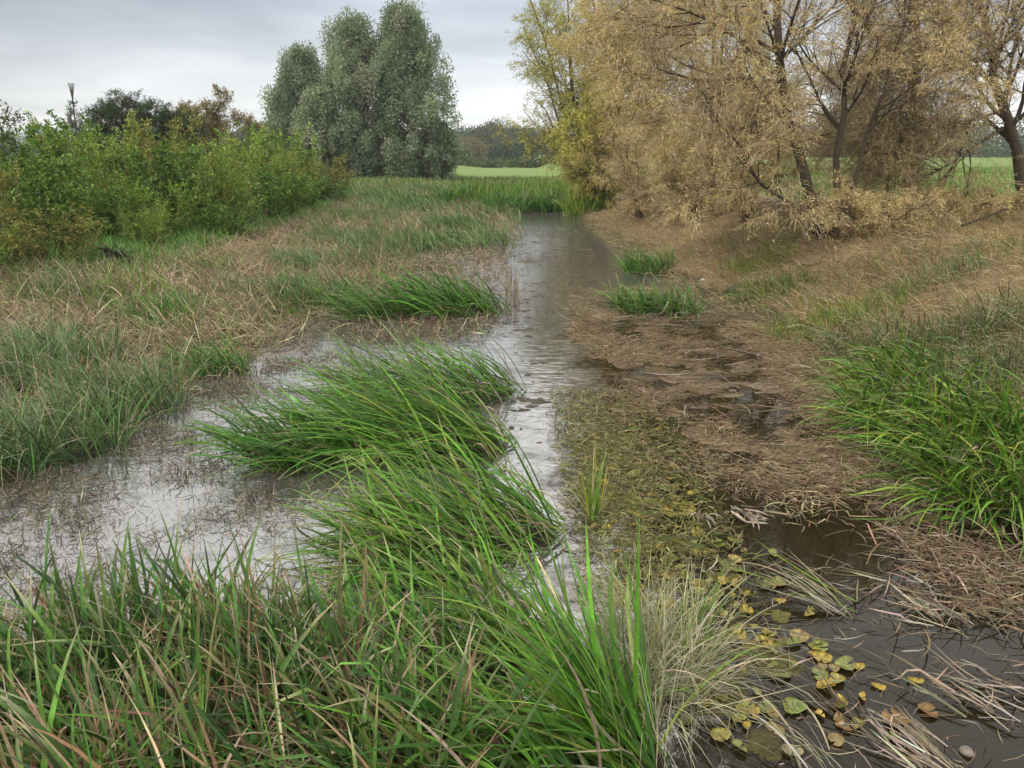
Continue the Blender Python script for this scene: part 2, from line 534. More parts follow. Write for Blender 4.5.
k = smooth((Y - 30) / 12)[..., None]; c = c * (1 - k) + (olive * (0.6 + 0.8 * n1)) * k
k = smooth((Y - 58) / 8)[..., None]; c = c * (1 - k) + (field * (0.85 + 0.3 * n1)) * k
k = (smooth((X - xr - 4.5) / 3.0) * smooth((Y - 14) / 6))[..., None]; c = c * (1 - k) + field * (0.7 + 0.6 * n1) * k
k = smooth((-X - 10.0) / 2.0)[..., None] * smooth((Y - 12) / 3)[..., None]; c = c * (1 - k) + verge * (0.7 + 0.6 * n1) * k
ny, nx = X.shape
I = np.arange(ny * nx).reshape(ny, nx)
F = np.stack([I[:-1, :-1], I[:-1, 1:], I[1:, 1:], I[1:, :-1]], -1).reshape(-1, 4)
g = add_mesh("ground", np.stack([X, Y, Z], -1).reshape(-1, 3), F, c.reshape(-1, 3), M_GROUND)
tagp(g, kind="structure")

wx = np.arange(-16, 16.01, 0.2); wy = np.arange(-5, 40.01, 0.2)
X, Y = np.meshgrid(wx, wy)
xl, xr = edges(Y)
# amount of scum film: much in the left marsh and the middle, none in the dark pool at the right
XN = X + 1.3 * (fbm(X * 1.1, Y * 1.1, 4, 19) - 0.5)
am = 0.325 + 0.10 * smooth((-X - 0.2) / 1.2) - 0.365 * smooth((XN - 0.6) / 0.7) * smooth((12 - Y) / 2.5) + 0.20 * smooth((Y - 11) / 5) + 0.05 * (fbm(X, Y, 3, 6) - 0.5)
C = np.repeat(am[..., None], 3, -1)
ny, nx = X.shape
I = np.arange(ny * nx).reshape(ny, nx)
F = np.stack([I[:-1, :-1], I[:-1, 1:], I[1:, 1:], I[1:, :-1]], -1).reshape(-1, 4)
w = add_mesh("water", np.stack([X, Y, 0 * X], -1).reshape(-1, 3), F, C.reshape(-1, 3), M_WATER)
tagp(w, kind="structure")


# ------------------------------------------------------------------ floating mats
def poly_sd(X, Y, poly):
    """signed distance, positive inside"""
    inside = np.zeros(X.shape, bool); dmin = np.full(X.shape, 1e9)
    n = len(poly)
    for i in range(n):
        x1, y1 = poly[i]; x2, y2 = poly[(i + 1) % n]
        cond = ((y1 > Y) != (y2 > Y)) & (X < (x2 - x1) * (Y - y1) / (y2 - y1 + 1e-12) + x1)
        inside ^= cond
        t = np.clip(((X - x1) * (x2 - x1) + (Y - y1) * (y2 - y1)) / ((x2 - x1) ** 2 + (y2 - y1) ** 2 + 1e-12), 0, 1)
        dmin = np.minimum(dmin, np.hypot(X - x1 - t * (x2 - x1), Y - y1 - t * (y2 - y1)))
    return np.where(inside, dmin, -dmin)


def in_poly(poly, n, soft=0.0, dens=None):
    """n random points in a polygon"""
    lo, hi = poly.min(0), poly.max(0)
    res = []; tot = 0
    while tot < n:
        p = rng.uniform(lo, hi, (n * 2, 2))
        s = poly_sd(p[:, 0], p[:, 1], poly) + (rng.normal(0, soft, len(p)) if soft else 0)
        ok = s > 0
        if dens is not None:
            ok &= rng.random(len(p)) < dens(p[:, 0], p[:, 1])
        p = p[ok]; res.append(p); tot += len(p)
    return np.concatenate(res)[:n]


def mat_sheet(name, poly, cell, thr, nscale, amp, pal, soft, seed, kind="stuff"):
    lo, hi = poly.min(0) - soft, poly.max(0) + soft
    X, Y = np.meshgrid(np.arange(lo[0], hi[0], cell), np.arange(lo[1], hi[1], cell))
    m = fbm(X * nscale, Y * nscale * 1.6, 5, seed) + 0.9 * np.clip(poly_sd(X, Y, poly) / soft, -1, 0.35) - thr
    Z = np.clip(m * 0.5, -0.006, 1) ** 1.0
    Z = np.minimum(Z, amp) + np.where(m > 0, (fbm(X * 9, Y * 9, 3, seed + 1) - 0.5) * amp * 0.9 * np.clip(m * 8, 0, 1), 0) - 0.002
    ny, nx = X.shape
    I = np.arange(ny * nx).reshape(ny, nx)
    F = np.stack([I[:-1, :-1], I[:-1, 1:], I[1:, 1:], I[1:, :-1]], -1).reshape(-1, 4)
    keep = (m > -0.015).reshape(-1)[F].any(1)
    F = F[keep]
    u, inv = np.unique(F, return_inverse=True)
    V = np.stack([X, Y, Z], -1).reshape(-1, 3)[u]
    nz = fbm(V[:, 0] * 1.7, V[:, 1] * 1.7, 4, seed + 2); nf = rng.normal(1, 0.13, len(V))
    p = np.array([q[1] for q in pal])
    f = np.clip((nz - 0.25) * 2 * (len(p) - 1), 0, len(p) - 1.001); i = f.astype(int); f = (f - i)[:, None]
    C = (p[i] * (1 - f) + p[i + 1] * f) * nf[:, None]
    return tagp(add_mesh(name, V, inv.reshape(F.shape), C, M_MAT), kind=kind)


def P2(*pts):
    return np.array([W(*p)[:2] for p in pts])


BROWN_MAT = P2((590, 288), (640, 288), (700, 300), (795, 332), (845, 385), (860, 430), (890, 470), (850, 500), (800, 502), (745, 488), (695, 462), (640, 420), (600, 385), (572, 340))
ALGAE = P2((580, 390), (640, 425), (700, 480), (735, 530), (690, 580), (640, 640), (600, 600), (570, 520), (560, 460))
ALGAE2 = P2((700, 600), (790, 620), (830, 690), (800, 768), (720, 760), (680, 690))
mat_sheet("rotting_weed_mat", BROWN_MAT, 0.025, 0.88, 3.4, 0.014, [(1, (0.06, 0.045, 0.03)), (1, (0.18, 0.135, 0.085)), (1, (0.26, 0.20, 0.13))], 0.7, 21)
mat_sheet("algae_mat", ALGAE, 0.022, 0.80, 3.2, 0.016, [(1, (0.085, 0.075, 0.03)), (1, (0.13, 0.135, 0.035)), (1, (0.20, 0.20, 0.055))], 0.8, 33)
mat_sheet("algae_mat", ALGAE2, 0.02, 0.80, 2.6, 0.012, [(1, (0.06, 0.05, 0.02)), (1, (0.11, 0.10, 0.03)), (1, (0.16, 0.16, 0.04))], 0.35, 35)
ALGAE3 = P2((640, 560), (740, 560), (800, 610), (820, 660), (720, 680), (650, 640))
mat_sheet("algae_mat", ALGAE3, 0.018, 0.86, 4.5, 0.008, [(1, (0.06, 0.05, 0.02)), (1, (0.13, 0.12, 0.03)), (1, (0.22, 0.20, 0.045))], 0.3, 37)
MUD_L = P2((-40, 700), (-40, 480), (90, 470), (180, 410), (270, 340), (400, 300), (470, 330), (380, 345), (300, 380), (215, 450), (285, 500), (250, 545), (120, 600), (30, 640))
MID = P2((500, 230), (575, 224), (608, 250), (570, 300), (570, 380), (560, 460), (575, 540), (520, 500), (490, 430), (512, 380), (495, 340), (515, 290))
mat_sheet("drifting_scum", MID, 0.025, 1.02, 5.0, 0.012, [(1, (0.06, 0.05, 0.035)), (1, (0.12, 0.105, 0.075)), (1, (0.16, 0.14, 0.10))], 0.5, 43)


def litter(name, poly, n, lmin, lmax, wd, pal, soft=0.25, z=0.004, stand=0.0, dens=None, mat=None, az0=None, azs=3.2, up=0.25, flow=None):
    p = in_poly(poly, n, soft, dens)
    b = Buf()
    roots = np.stack([p[:, 0], p[:, 1], Hw(p[:, 0], p[:, 1]) + z + rng.random(n) * 0.03], -1)
    az = rng.uniform(-PI, PI, n) if az0 is None else rng.normal(az0, azs, n)
    if flow is not None:
        az = fbm(p[:, 0] * 0.8, p[:, 1] * 0.8, 3, 77) * 9 + rng.normal(0, flow, n)
    lean = np.where(rng.random(n) < stand, rng.uniform(0.1, 0.9, n), rng.normal(PI / 2 - 0.05, up, n))
    blades(b, roots, az, rng.uniform(lmin, lmax, n), rng.uniform(0.5, 1.3, n) * wd, lean, rng.normal(0.1, 0.35, n), 3,
           pick(pal, n), twist=0.9, ground=Hw, curl=0.3)
    return tagp(b.build(name, mat or M_DRY), kind="stuff")


litter("reed_litter", BROWN_MAT, 26000, 0.03, 0.13, 0.0042, BROWN + [(4, (0.27, 0.20, 0.12))], 0.5, 0.006, flow=0.9, dens=lambda x, y: np.clip((fbm(x * 1.3, y * 1.3, 4, 90) - 0.33) * 5, 0.05, 1) * np.clip((fbm(x * 3.4, y * 3.4 * 1.6, 5, 21) - 0.47) * 10, 0.06, 1))
litter("reed_litter", BROWN_MAT, 20000, 0.04, 0.16, 0.005, [(3, (0.27, 0.21, 0.135)), (2, (0.34, 0.27, 0.18)), (2, (0.20, 0.145, 0.09))], 0.3, 0.008, flow=0.9, dens=lambda x, y: np.clip((fbm(x * 1.4, y * 0.8, 5, 95) - 0.45) * 5, 0.0, 1))
litter("reed_litter", P2((870, 450), (910, 470), (955, 540), (1040, 560), (1040, 625), (945, 605), (895, 550)), 3000, 0.05, 0.22, 0.008, BROWN + [(3, (0.24, 0.20, 0.14))], 0.2, 0.01)
litter("long_dead_stems", BROWN_MAT, 420, 0.3, 0.8, 0.007, BROWN + GREYB, 0.3, 0.012, flow=0.5, up=0.08)
litter("weed_litter", ALGAE, 7000, 0.03, 0.14, 0.008, [(2, (0.16, 0.16, 0.05)), (2, (0.10, 0.085, 0.04)), (2, (0.22, 0.20, 0.10)), (1, (0.09, 0.14, 0.03))], 0.4, 0.004)
litter("weed_litter", P2((690, 560), (1060, 600), (1060, 800), (680, 800)), 500, 0.03, 0.22, 0.006, BROWN + GREYB, 0.1, 0.002)
litter("marsh_stubble", MUD_L, 20000, 0.02, 0.13, 0.006, DARKB + DARKB + GREYB + [(2, (0.22, 0.19, 0.14)), (1, (0.08, 0.12, 0.03))], 0.4, 0.002, stand=0.25,
       dens=lambda x, y: np.clip((fbm(x * 1.6, y * 1.6, 4, 50) - 0.39) * 4, 0.04, 1))
litter("marsh_stubble", MID, 2200, 0.03, 0.16, 0.007, DARKB + [(2, (0.22, 0.19, 0.14))], 0.3, 0.002, stand=0.2,
       dens=lambda x, y: np.clip((fbm(x * 1.6, y * 1.6, 4, 60) - 0.45) * 5, 0.02, 1))


# ------------------------------------------------------------------ grass carpets (stuff)
def carpet(name, poly, n, lmin, lmax, wd, pal, lean, bend, az0, azs, segs=4, soft=0.3, dens=None, mat=None, twist=0.6):
    p = in_poly(poly, n, soft, dens)
    b = Buf()
    roots = np.stack([p[:, 0], p[:, 1], Hw(p[:, 0], p[:, 1]) - 0.01], -1)
    blades(b, roots, rng.normal(az0, azs, n), rng.uniform(lmin, lmax, n), rng.uniform(0.6, 1.4, n) * wd, np.abs(rng.normal(lean, 0.3, n)),
           rng.normal(bend, 0.4, n), segs, pick(pal, n), twist=twist, ground=Hw, curl=0.25)
    return tagp(b.build(name, mat or M_DRY), kind="stuff")


def G2(*pts):
    return np.array([ground_hit(*p)[:2] for p in pts])


STRAW_L = P2((-260, 420), (-60, 330), (-20, 300), (100, 282), (190, 262), (290, 232), (345, 212), (420, 218), (410, 262), (385, 285), (300, 318), (255, 350), (200, 372), (150, 400), (60, 440), (-60, 470))
carpet("flattened_straw", STRAW_L, 40000, 0.2, 0.7, 0.012, STRAW + [(1, (0.16, 0.17, 0.07))], 1.2, 0.4, PI, 1.6,
       dens=lambda x, y: np.clip(12 / y, 0, 1) ** 1.2)
carpet("marsh_grass", STRAW_L, 6500, 0.2, 0.55, 0.010, GREYG + GREEN, 0.5, 0.9, PI, 1.0,
       dens=lambda x, y: np.clip((fbm(x * 0.55, y * 0.55, 4, 71) - 0.52) * 8, 0.02, 1) * np.clip(12 / y, 0, 1))
MIX_L = P2((270, 300), (255, 345), (300, 316), (385, 283), (410, 258), (440, 238), (400, 212), (345, 206), (320, 235), (290, 262))
carpet("marsh_grass", MIX_L, 5500, 0.25, 0.7, 0.011, GREYG + BLUEG + [(3, (0.08, 0.16, 0.04))], 0.45, 0.9, PI, 0.8, dens=lambda x, y: np.clip((fbm(x * 0.6, y * 0.6, 4, 73) - 0.40) * 6, 0.03, 1))
litter("marsh_stubble", P2((380, 300), (400, 262), (490, 240), (510, 262), (505, 300), (480, 335), (400, 345), (330, 330)), 7000, 0.05, 0.25, 0.010, STRAW + DARKB, 0.3, 0.004, stand=0.2)
BANK_R = G2((1120, 560), (1010, 500), (905, 470), (868, 415), (845, 370), (800, 328), (735, 304), (690, 286), (640, 257), (605, 235), (580, 214), (640, 205), (760, 215), (860, 205), (960, 195), (1060, 200), (1200, 300))
carpet("dry_bank_grass", BANK_R, 46000, 0.18, 0.5, 0.0065, TAN + [(1, (0.36, 0.30, 0.18))], 0.95, 0.7, PI + 0.5, 0.7,
       dens=lambda x, y: np.clip(12 / y, 0, 1) ** 1.1)
carpet("dry_bank_litter", BANK_R, 9000, 0.1, 0.35, 0.009, BROWN + DARKB, 1.3, 0.3, PI + 0.5, 1.2, 3, dens=lambda x, y: np.clip((fbm(x * 0.8, y * 0.8, 4, 85) - 0.48) * 8, 0.0, 1) * np.clip(14 / y, 0, 1))
carpet("green_bank_grass", BANK_R, 7000, 0.15, 0.4, 0.008, YELG + BLUEG, 0.7, 0.7, PI + 0.5, 0.9, mat=M_SEDGE,
       dens=lambda x, y: np.clip((fbm(x * 0.6, y * 0.6, 4, 81) - 0.53) * 9, 0.0, 1) * np.clip(14 / y, 0, 1))
VERGE = G2((60, 268), (110, 270), (150, 262), (215, 246), (310, 217), (340, 204), (300, 194), (250, 196), (180, 215), (90, 236), (40, 246))
carpet("verge_grass", VERGE, 34000, 0.18, 0.42, 0.014, [(3, (0.10, 0.24, 0.045)), (2, (0.13, 0.27, 0.05)), (1, (0.06, 0.15, 0.03))], 0.35, 0.9, PI, 1.5, mat=M_SEDGE)
WEEDS = G2((-40, 275), (60, 262), (100, 256), (180, 236), (260, 212), (330, 198), (345, 194), (300, 190), (200, 205), (60, 228), (-60, 240))
carpet("tall_verge_weeds", WEEDS, 9000, 0.35, 0.8, 0.022, [(3, (0.13, 0.24, 0.045)), (2, (0.20, 0.28, 0.06)), (2, (0.07, 0.15, 0.03)), (1, (0.26, 0.24, 0.11))], 0.25, 0.8, PI, 1.6, mat=M_SEDGE,
       dens=lambda x, y: np.clip((fbm(x * 0.8, y * 0.8, 3, 101) - 0.44) * 7, 0.02, 1))
MEADOW_R = np.array([[7.5, 18], [26, 18], [60, 60], [30, 62], [9, 32]])
carpet("meadow_grass", MEADOW_R, 26000, 0.2, 0.5, 0.02, [(3, (0.10, 0.19, 0.035)), (2, (0.14, 0.22, 0.05)), (1, (0.25, 0.22, 0.10))], 0.4, 0.6, PI, 1.5, 3, mat=M_SEDGE)
REEDS = G2((330, 208), (385, 225), (400, 250), (505, 246), (516, 222), (520, 205), (505, 192), (460, 189), (400, 190), (330, 190))
carpet("reed_bed", REEDS, 20000, 0.3, 0.7, 0.022, [(3, (0.085, 0.16, 0.045)), (2, (0.12, 0.20, 0.065)), (2, (0.06, 0.125, 0.03)), (1, (0.17, 0.19, 0.09))], 0.4, 1.0, PI, 0.7, mat=M_SEDGE, soft=0.5,
       dens=lambda x, y: np.clip((fbm(x * 0.7, y * 0.5, 4, 111) - 0.38) * 6, 0.08, 1))
carpet("dry_reed_stems", REEDS, 5000, 0.25, 0.6, 0.016, STRAW + GREYB, 0.4, 0.8, PI, 1.0, soft=0.4,
       dens=lambda x, y: np.clip((0.55 - fbm(x * 0.7, y * 0.5, 4, 111)) * 6, 0.02, 1))
FARGR = np.array([[-26, 44], [-5, 34], [0, 34.5], [3.5, 35], [9, 36], [22, 50], [24, 62], [-18, 62], [-28, 55]])
carpet("rough_meadow_grass", FARGR, 36000, 0.25, 0.55, 0.05, [(3, (0.10, 0.17, 0.04)), (2, (0.16, 0.19, 0.05)), (2, (0.20, 0.19, 0.08)), (1, (0.07, 0.15, 0.03))], 0.3, 0.6, PI, 1.5, 3, mat=M_SEDGE)
carpet("reed_fringe", np.array([[-2.2, 33.5], [0.2, 33.5], [1.5, 33.9], [4.5, 34], [5, 38], [-3, 38]]), 5000, 0.5, 1.2, 0.025, GREEN + YELG, 0.25, 0.7, PI, 1.5, mat=M_SEDGE)


# ------------------------------------------------------------------ sedge clumps
def clump(name, label, cat, group, ctr, rx, ry, n, az0, azs, lmin, lmax, wd, lean, leans, bend, bends, pal, ndead=0, deadpal=STRAW,
          segs=6, keel=0.25, radial=0.0, tipcol=None, tipmix=0.25, dead_l=(0.3, 0.8), kink=0.05, curl=0.15, dead_lean=0.9, rot=0.0, deadw=0.7, mound=0.0):
    cx, cy = ctr[0], ctr[1]
    if name in ("sedge_clump", "grass_clump") and mound == 0.0:
        mound = 0.85
    org = np.array([cx, cy, float(Hw(cx, cy))])
    root = empty(name, org, label, cat, group)

    def mk(n, part, pal, l0, l1, lean, leans, w_, mt, kk):
        r = np.sqrt(rng.random(n)); a = rng.uniform(-PI, PI, n)
        ux, uy = r * np.cos(a) * rx, r * np.sin(a) * ry
        x = cx + ux * math.cos(rot) - uy * math.sin(rot); y = cy + ux * math.sin(rot) + uy * math.cos(rot)
        p = np.stack([x, y, Hw(x, y) - 0.02], -1)
        az = rng.normal(az0, azs, n)
        if radial > 0:
            vx = np.cos(az) * (1 - radial) + np.cos(a + rot) * r * radial; vy = np.sin(az) * (1 - radial) + np.sin(a + rot) * r * radial
            az = np.arctan2(vy, vx)
        b = Buf()
        tp = pick(STRAW, n) if tipcol is None else pick(tipcol, n)
        blades(b, p, az, rng.uniform(l0, l1, n), wd * w_ * rng.uniform(0.35, 1.4, n), np.clip(rng.normal(lean, leans, n), 0.02, 1.5),
               rng.normal(bend, bends, n), segs, pick(pal, n), tp, tipmix, ground=Hw, keel=keel, kink=kk, curl=curl)
        return b.build(part, mt, root, org)
    if mound > 0:
        u, v = np.meshgrid(np.linspace(0, 2 * PI, 29)[:-1], np.linspace(0, 1, 7))
        f = 1 + 0.35 * (fbm(np.cos(u) * 1.6 + cx * 3, np.sin(u) * 1.6 + cy * 3, 3) - 0.5)
        ux, uy = v * f * rx * mound * np.cos(u), v * f * ry * mound * np.sin(u)
        x = cx + ux * math.cos(rot) - uy * math.sin(rot); y = cy + ux * math.sin(rot) + uy * math.cos(rot)
        z = Hw(x, y) - 0.03 + 0.11 * (1 - v ** 2) ** 0.7 + 0.07 * (fbm(x * 9, y * 9, 3, 3) - 0.5) * (1 - v)
        I = np.arange(7 * 28).reshape(7, 28)
        F = np.stack([I[:-1], I[1:], np.roll(I[1:], -1, 1), np.roll(I[:-1], -1, 1)], -1).reshape(-1, 4)
        V = np.stack([x, y, z], -1).reshape(-1, 3)
        add_mesh("root_shade_mound", V, F, pick([(3, (0.030, 0.024, 0.017)), (1, (0.055, 0.042, 0.028))], len(V)), M_MAT, root, org)  # peat mound added with shade in its near-black colour, darkening gaps between blades
    mk(n, "leaves", pal, lmin, lmax, lean, leans, 1.0, M_SEDGE, kink)
    if ndead:
        mk(ndead, "dead_leaves", deadpal, dead_l[0], dead_l[1], dead_lean, 0.4, deadw, M_DRY, 0.35)
    return root


SG = "sedge clumps standing in the marsh"
# nearest, broad leaved, with brown withered tips
near = [((-2.05, 2.75), "broad-leaved sedge clump in the near left corner, its tips against grey water"),
        ((-1.50, 2.95), "near sedge clump with the most upright dark green blades, second from the left edge"),
        ((-0.95, 2.70), "near sedge clump with the most withered brown tips, left of the bright green fan"),
        ((-1.35, 2.15), "browning sedge clump filling the bottom left edge of the frame"),
        ((-0.55, 2.30), "near sedge clump of brown and green blades beside the bright green fan")]
for (c_, lb), nd_ in zip(near, (200, 190, 420, 460, 480)):
    clump("sedge_clump", lb, "sedge", SG, c_, 0.42, 0.34, 470, PI * 0.85, 1.1, 0.45, 0.95, 0.021, 0.5, 0.28, 0.85, 0.5,
          [(4, (0.05, 0.13, 0.020)), (3, (0.085, 0.175, 0.028)), (3, (0.028, 0.07, 0.014)), (1, (0.13, 0.14, 0.045))], nd_,
          [(3, (0.22, 0.145, 0.085)), (4, (0.10, 0.064, 0.038)), (2, (0.38, 0.29, 0.19)), (1, (0.12, 0.11, 0.04))],
          segs=8, kink=0.24, tipmix=0.26, dead_l=(0.4, 0.85), dead_lean=0.6, deadw=0.7)
p = W(640, 760)
clump("sedge_clump", "bright green fan of long sedge blades leaning left from the bottom centre", "sedge", SG, (p[0], p[1]), 0.14, 0.16, 230, PI * 0.86, 0.5,
      0.6, 1.2, 0.019, 0.86, 0.3, 0.5, 0.45, GREEN, 50, PALE, segs=9, keel=0.3, tipmix=0.12)
clump("sedge_clump", "low green sedge blades arching left in front of the bright fan", "sedge", SG, (0.1, 2.4), 0.3, 0.25, 170, PI * 0.95, 0.4,
      0.6, 1.1, 0.019, 0.85, 0.25, 0.75, 0.3, GREEN, 50, STRAW, segs=9, keel=0.3)
for q, lb in [((420, 690), "green sedge clump between the near brown clumps and the bright fan, blades lying left"), ((520, 650), "sparse sedge clump above the bright green fan, below the dark gap")]:
    p = W(*q)
    clump("sedge_clump", lb, "sedge", SG, (p[0], p[1]), 0.35, 0.28, 200, PI * 0.92, 0.5, 0.5, 0.95, 0.018, 0.85, 0.28, 0.6, 0.4, GREEN, 70, STRAW, segs=8, tipmix=0.2, kink=0.12)
p = W(660, 700)
clump("dry_grass_tuft", "tangled pale thin grass tuft beside the bright green fan", "grass tuft", None, (p[0] - 0.02, p[1] + 0.15), 0.26, 0.3, 60, PI * 0.5, 1.6,
      0.35, 0.7, 0.008, 0.5, 0.3, 1.0, 0.5, YELG, 900, PALE, segs=7, keel=0, dead_l=(0.3, 0.75), dead_lean=0.6, deadw=0.55, radial=0.5)
p = W(505, 540)
clump("sedge_clump", "dense sedge clump swept left over the dark gap in the middle", "sedge", SG, (p[0] - 0.05, p[1] + 0.1), 0.55, 0.42, 400, PI * 0.98, 0.42,
      0.5, 1.15, 0.018, 1.0, 0.28, 0.55, 0.35, GREEN, 120, STRAW + GREYB, segs=8, tipmix=0.15, dead_l=(0.3, 0.7))
p = W(430, 560)
clump("sedge_clump", "low sedge clump filling the gap between the near brown clumps and the swept ones", "sedge", SG, (p[0], p[1]), 0.45, 0.4, 240, PI * 0.95, 0.5,
      0.5, 0.95, 0.018, 0.9, 0.25, 0.6, 0.35, GREEN, 110, STRAW, segs=7, tipmix=0.2)
p = W(440, 445)
clump("sedge_clump", "largest sedge clump, blades combed left over the silver water", "sedge", SG, (p[0], p[1]), 0.75, 0.5, 720, PI * 1.02, 0.36,
      0.6, 1.3, 0.019, 0.95, 0.28, 0.75, 0.3, GREEN, 160, STRAW + DARKB, segs=8, tipmix=0.12)
p = W(310, 462)
clump("sedge_clump", "left skirt of the largest sedge clump, drooping over brown dead stalks", "sedge", SG, (p[0], p[1] + 0.1), 0.5, 0.35, 320, PI * 1.0, 0.5,
      0.5, 1.0, 0.018, 0.75, 0.25, 0.95, 0.3, DEEP, 160, STRAW + DARKB, segs=7, tipmix=0.12, dead_lean=0.5, dead_l=(0.2, 0.5))
p = W(440, 392)
clump("sedge_clump", "paler sedge clump behind the largest one, streaming left", "sedge", SG, (p[0], p[1]), 1.0, 0.55, 560, PI * 1.0, 0.4,
      0.5, 1.1, 0.019, 0.9, 0.25, 0.6, 0.3, GREEN + GREYG, 120, STRAW, segs=7, tipmix=0.12)
p = W(455, 312)
clump("sedge_clump", "dark green sedge clump halfway up the channel, beside a few dry upright stems", "sedge", SG, (p[0], p[1]), 0.95, 0.6, 520, PI * 1.02, 0.5,
      0.6, 1.1, 0.022, 0.6, 0.25, 1.0, 0.35, DEEP, 110, STRAW + DARKB, segs=7, tipmix=0.1)
p = W(385, 318)
clump("sedge_clump", "low outlying sedge tuft at the left foot of the dark green clump", "sedge", SG, (p[0], p[1]), 0.6, 0.4, 260, PI * 1.02, 0.4,
      0.6, 1.05, 0.016, 0.7, 0.25, 0.8, 0.3, DEEP, 40, STRAW, segs=6)
p = W(512, 300)
clump("dry_rushes", "short row of dry brown rush stems at the channel edge", "rushes", None, (p[0], p[1]), 0.14, 0.7, 60, 0.6, 1.4, 0.4, 0.75, 0.010, 0.15, 0.12, 0.2, 0.2, STRAW + DARKB, 40, BROWN, segs=4, keel=0)
p = W(318, 305)
clump("sedge_clump", "small dark sedge tuft at the rim of the flattened straw", "sedge", SG, (p[0], p[1]), 0.85, 0.5, 380, PI, 0.8,
      0.4, 0.8, 0.015, 0.4, 0.25, 0.8, 0.4, DEEP + GREYG, 60, STRAW, segs=5)
p = W(215, 372)
clump("sedge_clump", "small sedge tuft on the point where silver water meets the straw", "sedge", SG, (p[0], p[1]), 0.5, 0.35, 300, PI, 0.9,
      0.35, 0.65, 0.013, 0.5, 0.25, 0.8, 0.4, DEEP, 60, STRAW, segs=5)
lg = [((20, 395), "grey-green grass clump cut by the left edge, above the grey water"), ((75, 370), "tall grey-green grass clump before the flattened straw at left"),
      ((125, 410), "grey-green grass clump nearest the silver water at left"), ((60, 450), "dark-footed grey-green grass clump hanging over the left water"),
      ((-10, 470), "lowest grey-green grass clump at the left edge")]
for (q, lb) in lg:
    p = W(*q)
    clump("grass_clump", lb, "grass clump", "grey-green grass clumps at the left", (p[0], p[1]), 0.6, 0.5, 560, PI * 0.9, 1.1, 0.4, 0.85, 0.010, 0.45, 0.25, 0.9, 0.4,
          GREYG + [(14, (0.060, 0.14, 0.028)), (7, (0.030, 0.075, 0.018))], 110, PALE + STRAW, segs=6, keel=0, dead_l=(0.4, 0.8), dead_lean=0.5, radial=0.3)
# right of the channel
for (q, rx, ry, n, lb) in [((650, 272), 0.55, 0.4, 420, "deep green sedge tuft at the foot of the dry bank, farther of the pair"),
                           ((645, 312), 0.5, 0.35, 380, "deep green sedge tuft by the brown weed mat, nearer of the pair"),
                           ((682, 315), 0.3, 0.3, 200, "small sedge tuft with pale limp leaves right of the nearer deep green one")]:
    p = W(*q)
    clump("sedge_clump", lb, "sedge", SG, (p[0], p[1]), rx, ry, n, PI * 0.9, 1.1, 0.35, 0.75, 0.017, 0.65, 0.35, 0.9, 0.4, DEEP, 70 if rx > 0.4 else 120, STRAW + GREYB, segs=6)
rb = [((905, 425), "bright green sedge clump at the upper left of the right bank's wet edge"), ((960, 455), "bright green sedge clump with the widest splayed blades on the right bank"),
      ((1000, 500), "yellow-green sedge clump drooping towards the pool at the right edge"), ((905, 385), "short fresh green sedge clump beside the brown weed mat's right end"),
      ((1030, 440), "sedge clump half outside the right edge, above the pool")]
for (q, lb) in rb:
    p = ground_hit(*q)
    clump("sedge_clump", lb, "sedge", "sedge clumps on the right bank", (p[0], p[1]), 0.45, 0.4, 380, PI * 1.22, 0.8, 0.5, 0.95, 0.018, 0.7, 0.3, 1.05, 0.4,
          GREEN + YELG, 90, STRAW, segs=7, radial=0.25, tipmix=0.15)
sb = [((930, 350), "soft blue-green grass clump high on the right bank, left one"), ((1000, 370), "soft blue-green grass clump above the bright sedge at the right edge"),
      ((960, 400), "soft blue-green grass clump just above the splayed sedge"), ((1010, 325), "soft blue-green grass clump highest at the right edge"), ((880, 350), "thin blue-green grass clump at the left end of the soft grass")]
for (q, lb) in sb:
    p = ground_hit(*q)
    clump("grass_clump", lb, "grass clump", "soft blue-green grass on the right bank", (p[0], p[1]), 0.6, 0.5, 420, PI * 1.2, 0.6, 0.35, 0.75, 0.009, 0.6, 0.3, 1.0, 0.35,
          BLUEG + BLUEG + GREYG, 230, TAN + PALE, segs=6, keel=0, dead_l=(0.4, 0.8), dead_lean=0.6)
sm = [((770, 292), "green grass tuft in the hollow of the dry bank", DEEP), ((935, 285), "blue-green grass tuft alone in the dry grass, high on the right bank", BLUEG),
      ((860, 318), "sparse green tuft at the brow of the dry bank's wet edge", YELG), ((760, 268), "low yellow-green mossy grass patch under the dry slope", YELG),
      ((820, 335), "bright little grass tuft at the weed mat's upper right shore", YELG)]
for (q, lb, pal) in sm:
    p = ground_hit(*q)
    clump("grass_tuft", lb, "grass tuft", "green tufts in the dry bank", (p[0], p[1]), 0.75, 0.5, 420, PI * 1.1, 0.9, 0.2, 0.5, 0.010, 0.4, 0.3, 0.8, 0.4, pal, 70, TAN, segs=5, keel=0)
for (q, lb, n, pal) in [((165, 322), "green tuft in the flattened straw above the left silver water", 220, DEEP), ((238, 300), "grey-green tuft in the middle of the flattened straw", 200, GREYG),
                        ((62, 300), "green tuft in the straw behind the tall grey-green grass", 200, GREYG), ((300, 268), "tallest grey-green tuft at the straw's right margin", 260, BLUEG), ((140, 290), "thin green tuft in the straw before the olive shrubs", 120, YELG),
                        ((350, 250), "grey-green tuft on the straw below the far reed bed", 260, BLUEG)]:
    p = ground_hit(*q)
    clump("grass_tuft", lb, "grass tuft", "green tufts in the flattened straw", (p[0], p[1]), 0.6, 0.45, n, PI, 0.9, 0.3, 0.75, 0.013, 0.35, 0.25, 0.8, 0.4, pal, 40, STRAW, segs=5, keel=0)
p = W(592, 520)
